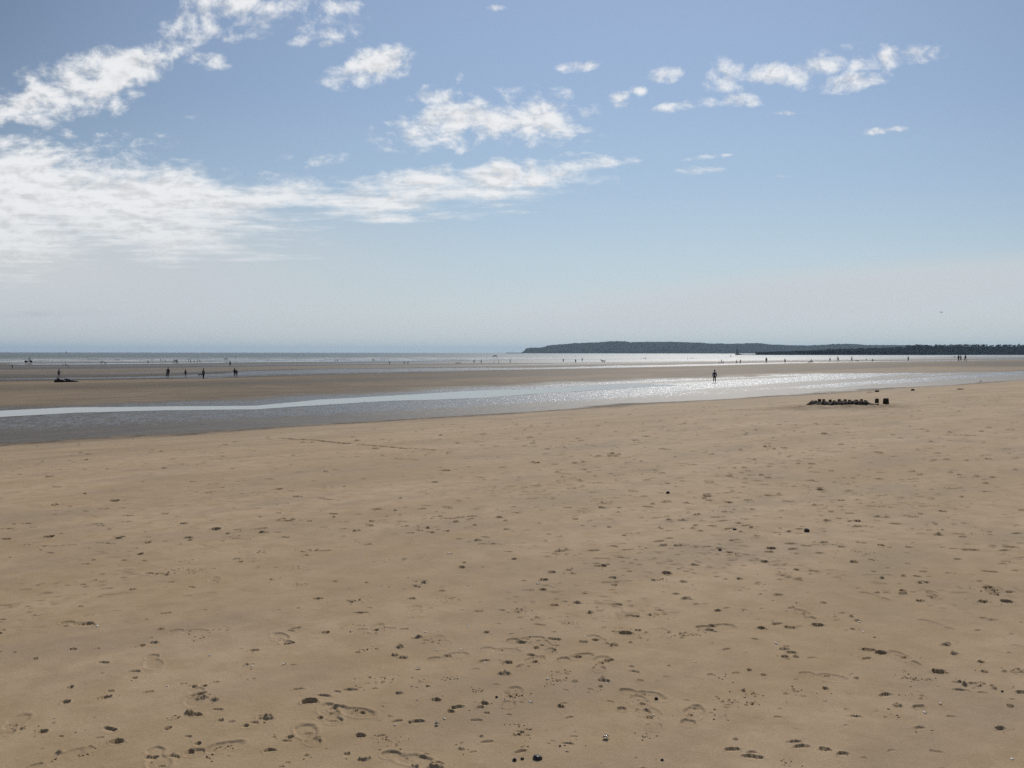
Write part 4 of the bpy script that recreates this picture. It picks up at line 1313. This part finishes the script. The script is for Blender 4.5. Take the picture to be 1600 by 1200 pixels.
# ------------------------------------------------------------------ sand turrets
DAMP = flat('damp_dark_sand', (.048, .035, .024), .95, .35, 24.0, .6, .2)
bank_pts = [(1262 + i * 5.2) for i in range(22)]
q0, q1 = unproj(1262, 632.5), unproj(1372, 632.5)
ctr = (q0 + q1) / 2
bank = empty('sand_bank', (0, 0, 0))
bm = bmesh.new()
rows = []
L = np.linalg.norm((q1 - q0)[:2])
dv = (q1 - q0)[:2] / L
nv = np.array([-dv[1], dv[0]])
prof = [(-.50, 0), (-.44, .45), (-.37, .85), (-.22, 1.0), (.0, .9), (.2, .55), (.4, .2), (.55, 0)]
NB = 90
for i in range(NB + 1):
    t = i / NB
    row = []
    env = float(smooth(t, 0, .10) * (1 - smooth(t, .86, 1.0)))
    for (u, hz) in prof:
        x, y = q0[0] + dv[0] * L * t + nv[0] * u * (.5 + .4 * env), q0[1] + dv[1] * L * t + nv[1] * u * (.5 + .4 * env)
        nz = .62 + 1.0 * float(vnoise(np.array(t * 26.0), np.array(u * 4 + 3), 71)) + .45 * float(vnoise(np.array(t * 70.0), np.array(u * 9 + 3), 72))
        zz = surface_z(x, y) - .02 + hz * (.05 + .145 * env * nz) * (1 if hz else 0)
        row.append(bm.verts.new((x, y, zz)))
    rows.append(row)
for a, b in zip(rows[:-1], rows[1:]):
    for j in range(len(prof) - 1):
        bm.faces.new((a[j], b[j], b[j + 1], a[j + 1]))
bmesh.ops.recalc_face_normals(bm, faces=bm.faces)
bo = from_bm('sand_bank', bm, DAMP)
bpy.data.objects.remove(bank)
tag(bo, 'long low bank of dark dug sand carrying a row of turrets', 'sand bank')


def turret(px, foot, top, wpx, label, tilt=0.0):
    p = unproj(px, foot)
    k = p[1] / F
    r, h_ = wpx * k * .53, (foot - top + .7) * k + .03
    bm = bmesh.new()
    N = 20
    prof = [(1.0, -.06), (1.0, .0), (.97, .25), (.93, .55), (.90, .8), (.88, .96), (.80, 1.0), (.4, 1.0), (0.02, .98)]
    rg = []
    sd_ = random.uniform(0, 50)
    for (rr_, t) in prof:
        ring = []
        for i in range(N):
            a = 2 * math.pi * i / N
            f = rr_ * r * (1 + .14 * float(vnoise(np.array(math.cos(a) * 2 + sd_), np.array(math.sin(a) * 2 + t * 3), 73)))
            zz = t * h_ + (.12 * h_ * float(vnoise(np.array(math.cos(a) * 2.5 + sd_), np.array(math.sin(a) * 2.5), 74)) if t > .9 else 0)
            ring.append(bm.verts.new((f * math.cos(a) + tilt * t * h_, f * math.sin(a), zz)))
        rg.append(ring)
    for a, b in zip(rg[:-1], rg[1:]):
        for i in range(N):
            bm.faces.new((a[i], a[(i + 1) % N], b[(i + 1) % N], b[i]))
    bm.faces.new(rg[-1])
    o = from_bm('sand_turret', bm, DAMP)
    o.location = (p[0], p[1], surface_z(p[0], p[1]) - .02)
    tag(o, label, 'sand turret', 'bucket shaped sand turrets')


for a in ((1280.5, 630.5, 624.8, 5.5, 'crumbling sand turret at the far left end of the bank'), (1287.0, 630.5, 625.0, 4.5, 'narrow sand turret leaning on the one at the left end of the bank'),
          (1297.0, 630.5, 625.6, 5.0, 'third sand turret along the bank, with a ragged top'), (1303.5, 630.8, 627.0, 5.0, 'low slumped sand turret just before the tallest on the bank'),
          (1311.3, 630.5, 625.0, 5.2, 'tall sand turret standing in the middle of the bank'), (1320.3, 630.5, 625.2, 5.2, 'flat topped sand turret just past the middle of the bank'),
          (1327.2, 630.8, 626.3, 5.2, 'short sand turret beside the flat topped one'), (1338.2, 630.8, 626.2, 5.2, 'sand turret standing alone in a gap on the bank'),
          (1346.0, 630.6, 625.2, 4.6, 'broken sand turret near the low end of the bank'), (1352.0, 631.0, 627.0, 5.2, 'squat last sand turret at the low end of the bank'),
          (1370.0, 630.0, 624.2, 5.8, 'separate sand turret standing just off the end of the bank'), (1384.2, 631.3, 624.0, 8.6, 'largest sand turret, square and separate, farthest from the bank')):
    turret(*a)


def sand_lump(px, foot, wpx, hpx, label):
    p = unproj(px, foot)
    k = p[1] / F
    bm = bmesh.new()
    blob(bm, (0, 0, hpx * k * .35), (wpx * k * .5, wpx * k * .4, hpx * k * .65), 3, .22, 2.4, px)
    o = from_bm('sand_lump', bm, DAMP)
    o.location = (p[0], p[1], surface_z(p[0], p[1]) - .01)
    tag(o, label, 'sand lump', 'dark lumps of dug sand')


sand_lump(1370.5, 612.6, 6.5, 3.0, 'dark lump of sand standing on a flat smear behind the turrets')
sand_lump(1360, 613.2, 10, 1.0, 'flat dark smear of sand next to a lump behind the turrets')
sand_lump(1426.4, 610.4, 5.5, 3.0, 'dark lump of sand alone near the water beyond the largest turret')
sand_lump(1500.5, 608.2, 10, 1.6, 'long dark lump of sand by the water on the far right')
sand_lump(1532.5, 596.2, 3, 1.6, 'tiny dark lump of sand in the wet edge of the channel')

# ------------------------------------------------------------------ shells and stones
SHELL = flat('white_shell', (.80, .77, .72), .35, .1, 40, .2, .6)
bm = bmesh.new()
N, K = 15, 7
ctr_v = bm.verts.new((0, -.5, .02))
prev = None
rings = []
for i in range(1, K):
    r = i / (K - 1)
    ring = []
    for j in range(N):
        a = R(-62 + 124 * j / (N - 1))
        rib = .025 * (1 if j % 2 else -1) * r
        x, y = math.sin(a) * r * .95, -.5 + math.cos(a) * r * 1.0
        ring.append(bm.verts.new((x * .55, y * .55, .30 * math.sin(min(1, r) * math.pi * .55) * (1 - .75 * r ** 3) * math.cos(a) + rib * .5)))
    rings.append(ring)
for j in range(N - 1):
    bm.faces.new((ctr_v, rings[0][j + 1], rings[0][j]))
for a, b in zip(rings[:-1], rings[1:]):
    for j in range(N - 1):
        bm.faces.new((a[j], a[j + 1], b[j + 1], b[j]))
bmesh.ops.solidify(bm, geom=bm.faces[:], thickness=.05)
proto = from_bm('shell_fragment', bm, SHELL)
SHELLS = """199,973 437,955 394,1044 85,1124 195,1157 328,1027 444,1041 262,1074 71,979 152,982 617,1134 651,1096 757,1037 794,955 822,959 884,940 887,963 913,996
665,990 720,1017 731,980 855,1065 949,1067 1021,1116 886,1174 695,1125 829,1099 683,1018 645,966 548,989 1156,936 1207,939 1213,1008 1342,972 1348,988 1366,997
1087,1036 1445,1113 1102,987 1118,987 1229,955 1581,1187 1188,929 1214,667 1173,709 1320,710 1345,710 1074,772 1302,773 1444,786 1489,795 1209,814 1145,816 1167,843 1272,847
1244,852 1305,866 1412,770 1578,753 1168,767 1187,929 566,876 731,917 840,914 862,917 877,904 941,890 1007,889 894,889 853,847 1009,857 785,801 701,867 688,812 449,816 407,858 260,789"""
first = True
for tok in SHELLS.split():
    px, py = (float(v) for v in tok.split(','))
    p = unproj(px, py)
    D = math.hypot(p[0], p[1])
    o = proto if first else proto.copy()
    if not first:
        COL.objects.link(o)
    first = False
    sz = random.uniform(.011, .020) * (1 + D / 14)
    o.location = (p[0], p[1], surface_z(p[0], p[1]) + sz * .08)
    o.scale = (sz * random.uniform(.8, 1.5), sz, sz * .6)
    o.rotation_euler = (R(random.uniform(-14, 14)), R(random.uniform(-12, 12)), random.uniform(0, 6.28))
    tag(o, 'small white shell fragment lying on the open sand', 'shell', 'white shell fragments on the sand')


def lone_shell(px, py, wpx, hpx, label, rot=0.0, tilt=-35, mat=SHELL):
    o = proto.copy()
    COL.objects.link(o)
    if mat is not SHELL:
        o.data = proto.data.copy()
        o.data.materials.clear()
        o.data.materials.append(mat)
    p = unproj(px, py)
    k = p[1] / F
    o.location = (p[0], p[1], surface_z(p[0], p[1]) + hpx * k * .25)
    o.scale = (wpx * k, hpx * k * 1.6, hpx * k * 2)
    o.rotation_euler = (R(tilt), 0, rot)
    o.name = 'sea_shell'
    if 'group' in o:
        del o['group']
    tag(o, label, 'shell')


lone_shell(653.5, 1048, 11, 4.5, 'largest white shell, a long flat piece on the near sand')
lone_shell(1469.5, 1100, 6, 5, 'bright white shell lying on bare sand below a big footprint')
MUSSEL = flat('blue_black_shell', (.03, .032, .045), .18, .4, 30, .1, .7)
lone_shell(947, 1153, 14, 10, 'blue black mussel shell half sunk in the near sand', .5, -20, MUSSEL)
lone_shell(683, 1134, 9, 8, 'flat blue grey shell fragment in the near sand', 1.1, -12, flat('blue_grey_shell', (.08, .11, .15), .3))


def stone(px, py, wpx, hpx, col, label, rough=.6, seed=1):
    p = unproj(px, py)
    k = p[1] / F
    bm = bmesh.new()
    blob(bm, (0, 0, hpx * k * .36), (wpx * k * .5, wpx * k * .42, hpx * k * .52), 3, .10, 1.8, seed)
    o = from_bm('stone', bm, flat('stone_' + str(seed), col, rough, .5, 60, .4))
    o.location = (p[0], p[1], surface_z(p[0], p[1]) - hpx * k * .18)
    tag(o, label, 'stone', 'dark stones on the sand')


ST = (.045, .038, .031)
stone(1260.5, 831, 8.5, 7.5, ST, 'round black stone standing proud of the sand left of many pocks', .7, 3)
stone(1043.5, 771.5, 6, 5.5, ST, 'small black stone on smooth sand halfway to the water', .7, 5)
stone(1125, 861, 5.5, 4.5, ST, 'black pebble on the sand below a patch of scuffed crumbs', .6, 8)
stone(840, 1186, 15, 9, (.045, .038, .032), 'shiny dark pebble with a bright wet top in the nearest sand', .3, 9)
stone(804, 1190, 7, 6, ST, 'little wet pebble touching an even smaller one in the nearest sand', .45, 12)
stone(816, 1187.5, 6, 4.5, ST, 'smaller of two wet pebbles lying together in the nearest sand', .45, 14)
stone(1025.5, 1091.5, 6, 6, ST, 'small square black stone between two shallow footprints', .8, 16)
stone(1148, 829, 6, 3.6, ST, 'flat black pebble beside a trail of sand crumbs', .7, 18)
stone(776, 1093, 4.5, 4, ST, 'tiny black pebble left of a deep scuffed hole', .7, 20)
stone(1034.5, 1188, 5, 4.5, ST, 'tiny black pebble near the bottom edge of the sand', .7, 22)
stone(1566, 1081.5, 4, 3.6, ST, 'tiny black pebble right of the curved heel mark', .7, 24)
stone(875, 1166, 3.5, 3, ST, 'speck sized black pebble above the shiny dark pebble', .7, 26)

# crumbs of sand thrown up around the footprints
bm = bmesh.new()
for (x, y, r) in CRUMBS:
    z = surface_z(x, y)
    r *= 1 + math.hypot(x, y) / 25
    vs_ = bmesh.ops.create_icosphere(bm, subdivisions=1, radius=r, matrix=Matrix.Translation((x, y, z + r * .12)) @ Matrix.Rotation(random.uniform(0, 6), 4, 'Z') @ Matrix.Diagonal((random.uniform(.8, 1.7), random.uniform(.8, 1.2), random.uniform(.45, .8), 1)))['verts']
    for v in vs_:
        v.co += Vector((random.gauss(0, r * .12), random.gauss(0, r * .12), random.gauss(0, r * .10)))
CR = flat('sand_crumb', (.20, .135, .070), .95, .5, 30, 0, .2)
tag(from_bm('sand_crumbs', bm, CR, smooth_=True), 'crumbs of damp sand scattered around the footprints', 'sand crumbs', kind='stuff')

# ------------------------------------------------------------------ far shore
PROF = [(760, 552), (813, 551.6), (816, 550.2), (819.5, 547.5), (822, 544.5), (826, 543.4), (845, 543), (860, 539.2), (880, 538), (898, 535.8), (905, 536), (925, 535.2), (940, 534.6), (955, 533.2), (975, 533.2),
        (985, 535), (1000, 534.4), (1040, 534.2), (1062, 534.8), (1080, 535.2), (1100, 536.2), (1112, 537.7), (1122, 536.8), (1140, 537.7), (1160, 537.2), (1182, 536.4), (1200, 538.4), (1230, 540), (1262, 540.3),
        (1290, 539.2), (1310, 538.3), (1335, 538.3), (1352, 540), (1400, 540.2), (1440, 541), (1500, 542), (1600, 543), (1700, 545), (1760, 552)]
xs = np.arange(790, 1765, 0.5)
yy = np.interp(xs, [a for a, _ in PROF], [b for _, b in PROF])
azs = np.arctan((xs - 800) / F)
treey = 0.55 * vnoise(xs / 1.3, xs * 0, 81) + .6 * vnoise(xs / 4.2, xs * 0 + 5, 82)
DC = 8600
elev = np.maximum(551.0 + (xs - 800) * .00119 - yy, 0) / F
hgt = elev * DC / np.cos(azs) + 6
rowsP = []
for kf, hf_, nz in ((-.115, -.02, 0), (-.108, .12, .04), (-.09, .36, .10), (-.07, .52, .12), (-.05, .68, .12), (-.03, .84, .10), (-.012, .95, .06), (0, 1.0, .0), (.03, .93, .0), (.1, .5, 0), (.2, -.05, 0)):
    d = DC * (1 + kf) / np.cos(azs)
    hz = hgt * hf_ * (1 + nz * 2.2 * (vnoise(xs / 9, xs * 0 + kf * 90, 83) + .6 * vnoise(xs / 2.6, xs * 0 + kf * 190, 84)))
    if kf in (0, -.012, .03):
        hz = hz + treey * (DC / F) * np.clip(elev * F / 5, 0, 1)
    rowsP.append(np.stack([d * np.sin(azs), d * np.cos(azs), SEA + hz], -1))
hill_me = grid_mesh('headland', np.stack(rowsP), len(rowsP), len(xs), False)
mh, M = material('wooded_hillside')
geo = M.n('ShaderNodeNewGeometry').outputs['Position']
hn = M.noise(geo, .012, 5, .6)
M.out(M.bsdf(M.mix(M.ramp(hn, .35, .65), (.032, .042, .036), (.066, .070, .052)), .95, M.bump(M.noise(geo, .05, 4, .7), 1.0, 12), Specular_IOR_Level=0.0))
tag(link('headland_hills', hill_me, mh), kind='structure')

# the low rise under the wood on the right, and the wood on it
xw = np.arange(1180, 1760, 1.0)
aw_ = np.arctan((xw - 800) / F)
DW = 3300
topw = np.interp(xw, [1180, 1230, 1330, 1400, 1430, 1600, 1760], [550.6, 549.3, 546, 544.4, 543.2, 542.8, 542.8])
rowsP = []
for kf, hf_ in ((-.10, -.1), (-.08, .15), (-.04, .6), (0, 1.0), (.08, 1.0), (.16, -.1)):
    d = DW * (1 + kf) / np.cos(aw_)
    hz = (552 - topw) / F * DW / np.cos(aw_) * hf_ + 6 * hf_ + 1.2 * vnoise(xw / 5, xw * 0 + kf * 50, 86)
    rowsP.append(np.stack([d * np.sin(aw_), d * np.cos(aw_), SEA + hz], -1))
low_me = grid_mesh('low_hill', np.stack(rowsP), len(rowsP), len(xw), False)
mg, M = material('dune_scrub')
geo = M.n('ShaderNodeNewGeometry').outputs['Position']
M.out(M.bsdf(M.mix(M.ramp(M.noise(geo, .03, 5, .6), .35, .65), (.008, .010, .008), (.014, .015, .011)), .95, Specular_IOR_Level=0.0))
tag(link('dune_hill', low_me, mg), kind='structure')

vs_, fs_ = [], []
for _ in range(760):
    x = random.uniform(1290, 1755)
    if x < 1400 and random.random() < .5:
        continue
    a = math.atan((x - 800) / F)
    kd = random.uniform(-.09, .05)
    d = DW * (1 + kd) / math.cos(a)
    tz = 552 - (552 - float(np.interp(x, xw, topw))) * float(np.interp(kd, [-.1, -.08, -.04, 0], [0, .15, .6, 1]))
    gz_ = SEA + (552 - tz) / F * DW / math.cos(a) + 4
    th_ = random.uniform(7, 13.5) * (1.0 if x > 1410 else .55)
    cw = th_ * random.uniform(.38, .62)
    cx, cy = d * math.sin(a), d * math.cos(a)
    lobes = [(random.gauss(0, cw * .45), random.gauss(0, cw * .45), random.uniform(.45, .9) * th_, random.uniform(.35, .6) * cw) for _ in range(6)]
    for (lx, ly, lz, lr) in lobes:
        for _ in range(22):
            v = np.array([random.gauss(0, 1) for _ in range(3)])
            v /= np.linalg.norm(v)
            r = lr * random.uniform(.6, 1.12)
            c = np.array([cx + lx, cy + ly, gz_ + lz]) + v * r * np.array([1, 1, .8])
            t1 = np.cross(v, [.3, .2, .9])
            t1 /= np.linalg.norm(t1) + 1e-9
            t2 = np.cross(v, t1)
            s = random.uniform(.5, 1.1)
            b = len(vs_)
            vs_ += [c + t1 * s, c + t2 * s, c - t1 * s, c - t2 * s * .8]
            fs_.append((b, b + 1, b + 2, b + 3))
    b = len(vs_)
    for z, r in ((-1.0, .35), (th_ * .6, .2)):
        vs_ += [np.array([cx + r * math.cos(q), cy + r * math.sin(q), gz_ + z]) for q in (0, 2.1, 4.2)]
    fs_ += [(b + i, b + (i + 1) % 3, b + 3 + (i + 1) % 3, b + 3 + i) for i in range(3)]
me = bpy.data.meshes.new('far_wood')
me.from_pydata([tuple(v) for v in vs_], [], fs_)
mw, M = material('far_leaves')
geo = M.n('ShaderNodeNewGeometry').outputs['Position']
M.out(M.bsdf(M.mix(M.ramp(M.noise(geo, .08, 4, .6), .3, .7), (.020, .027, .020), (.042, .048, .034)), .9, Specular_IOR_Level=0.0))
tag(link('far_wood', me, mw), 'dark wood of many trees along the low rise', 'wood', kind='stuff')


# the harbour wall with its piles, the breakwater and the beacon
def far_pt(px, D, z=SEA):
    a = math.atan((px - 800) / F)
    d = D / math.cos(a)
    return Vector((d * math.sin(a), d * math.cos(a), z))


TIMBER = flat('black_tarred_timber', (.026, .028, .031), .9, .5, .3)
wall = empty('harbour_wall', far_pt(1300, 2500))
tag(wall, 'long black harbour wall with timber piles running out from the dunes', 'harbour wall')


def far_wall(pts, nm, mat, parent, thick=7.0):
    bm = bmesh.new()
    rows = []
    for i in range(len(pts) * 12 - 11):
        j, f = divmod(i, 12)
        a = pts[j]
        b = pts[min(j + 1, len(pts) - 1)]
        f /= 12
        px, D, h_ = (a[k] + (b[k] - a[k]) * f for k in range(3))
        h_ = h_ * D / F * (1 + .16 * random.uniform(-1, 1))
        base = far_pt(px, D)
        back = far_pt(px, D + thick)
        z0 = SEA - 2
        rows.append([bm.verts.new((base.x, base.y, z0)), bm.verts.new((base.x, base.y, SEA + h_)), bm.verts.new((back.x, back.y, SEA + h_)), bm.verts.new((back.x, back.y, z0))])
    for a, b in zip(rows[:-1], rows[1:]):
        for k in range(3):
            bm.faces.new((a[k], a[k + 1], b[k + 1], b[k]))
    bm.faces.new(rows[0])
    bm.faces.new(rows[-1][::-1])
    bmesh.ops.recalc_face_normals(bm, faces=bm.faces)
    o = from_bm(nm, bm, mat, None, False)
    if parent:
        o.parent = parent
        o.matrix_parent_inverse = Matrix.Translation(-parent.location)
    return o


far_wall([(1228, 2480, 1.0), (1244, 2490, 1.1), (1262, 2500, 1.3), (1264, 2505, 5.6), (1290, 2520, 5.8), (1340, 2560, 5.6), (1352, 2570, 4.8), (1400, 2640, 4.4), (1470, 2780, 3.6), (1540, 2950, 3.2), (1620, 3050, 2.8), (1740, 3100, 2.4)], 'wall', TIMBER, wall, 12)
for px in (1245.5, 1249.5, 1253.5, 1257.5, 1261):
    bm = bmesh.new()
    b = far_pt(px, 2490)
    tube(bm, [(b.x, b.y, SEA - 2), (b.x, b.y, SEA + 11.2 + random.uniform(-.6, .6))], [1.3, 1.1], 8)
    o = from_bm('pile', bm, TIMBER, None)
    o.parent = wall
    o.matrix_parent_inverse = Matrix.Translation(-wall.location)
bm = bmesh.new()
b0, b1 = far_pt(1244, 2488), far_pt(1264, 2504)
tube(bm, [(b0.x, b0.y, SEA + 9.2), (b1.x, b1.y, SEA + 9.4)], .7, 6)
o = from_bm('rail', bm, TIMBER, None)
o.parent = wall
o.matrix_parent_inverse = Matrix.Translation(-wall.location)

bw = far_wall([(1148.5, 2400, 1.6), (1156, 2420, 1.6), (1160, 2430, .9), (1200, 2460, .8), (1241, 2500, .8)], 'breakwater', TIMBER, None, 6)
tag(bw, 'thin black breakwater lying low on the water under the beacon', 'breakwater')
bp = far_pt(1151.6, 2412, SEA + 2.2)
beacon = tag(empty('harbour_beacon', bp), 'dark tripod harbour beacon with a pointed cage on the breakwater end', 'beacon')
bm = bmesh.new()
box(bm, (0, 0, .9), (9, 9, 1.8))
bmesh.ops.bevel(bm, geom=bm.edges[:], offset=.3, segments=1, affect='EDGES')
from_bm('base', bm, TIMBER, beacon)
for k in range(3):
    a = 2 * math.pi * k / 3 + .4
    bm = bmesh.new()
    tube(bm, [(3.6 * math.cos(a), 3.6 * math.sin(a), 1.6), (1.0 * math.cos(a), 1.0 * math.sin(a), 10.5)], [.55, .45], 6)
    from_bm('leg', bm, TIMBER, beacon)
bm = bmesh.new()
tube(bm, [(0, 0, 9.8), (0, 0, 10.4), (0, 0, 13.8), (0, 0, 14.2)], [1.6, 1.8, 1.3, .5], 10)
tube(bm, [(0, 0, 14.0), (0, 0, 17.0)], [.4, .3], 6)
from_bm('lantern', bm, TIMBER, beacon)
bp = unproj(1141.9, 557.2)
bm = bmesh.new()
tube(bm, [(0, 0, -.4), (0, 0, .5), (0, 0, 1.4), (0, 0, 2.4)], [.9, 1.0, .55, .16], 14)
buoy = from_bm('buoy', bm, FAB['red'])
buoy.location = (bp[0], bp[1], SEA)
tag(buoy, 'small dull red buoy floating in the bright water near the beacon', 'buoy')

# the sailing boat on the horizon
bp = far_pt(104, 5200, SEA)
boat = tag(empty('sailing_boat', bp, .5), 'tiny grey sailing boat on the horizon', 'sailing boat')
bm = bmesh.new()
rows = []
for (x, w_, zb) in ((-5, 1.2, .6), (-2.5, 1.7, -.3), (1, 1.7, -.4), (4, .9, -.1), (6, .08, .5)):
    rows.append([bm.verts.new(v) for v in ((x, -w_, 1.5), (x, -w_ * .6, zb), (x, w_ * .6, zb), (x, w_, 1.5))])
for a, b in zip(rows[:-1], rows[1:]):
    for k in range(4):
        bm.faces.new((a[k], a[(k + 1) % 4], b[(k + 1) % 4], b[k]))
bm.faces.new(rows[0][::-1])
bm.faces.new(rows[-1])
bmesh.ops.recalc_face_normals(bm, faces=bm.faces)
from_bm('hull', bm, STEEL, boat)
bm = bmesh.new()
tube(bm, [(.6, 0, 1.4), (.6, 0, 14)], .12, 6)
from_bm('mast', bm, STEEL, boat)
for tri in (((.4, .0, 2.6), (-4.6, .35, 2.6), (.5, 0, 13.4)), ((5.6, 0, 1.8), (.9, .3, 2.2), (.75, 0, 12.4))):
    bm = bmesh.new()
    f = bm.faces.new([bm.verts.new(v) for v in tri])
    bmesh.ops.solidify(bm, geom=[f], thickness=.04)
    from_bm('sail', bm, flat('sailcloth', (.25, .26, .28)), boat)

# ------------------------------------------------------------------ the sea air
bm = bmesh.new()
box(bm, (0, 5000, 65), (60000, 60000, 330))
hz_ = from_bm('haze', bm, None, None, False)
mhz = bpy.data.materials.new('haze')
mhz.use_nodes = True
tr = mhz.node_tree
tr.nodes.clear()
pv = tr.nodes.new('ShaderNodeVolumePrincipled')
pv.inputs['Color'].default_value = (0.56, 0.78, 1.0, 1)
pv.inputs['Density'].default_value = 3.2e-5
pv.inputs['Anisotropy'].default_value = 0.2
om = tr.nodes.new('ShaderNodeOutputMaterial')
tr.links.new(pv.outputs[0], om.inputs['Volume'])
hz_.data.materials.append(mhz)
tag(hz_, kind='stuff')
S.cycles.use_denoising = False
S.cycles.volume_bounces = 0
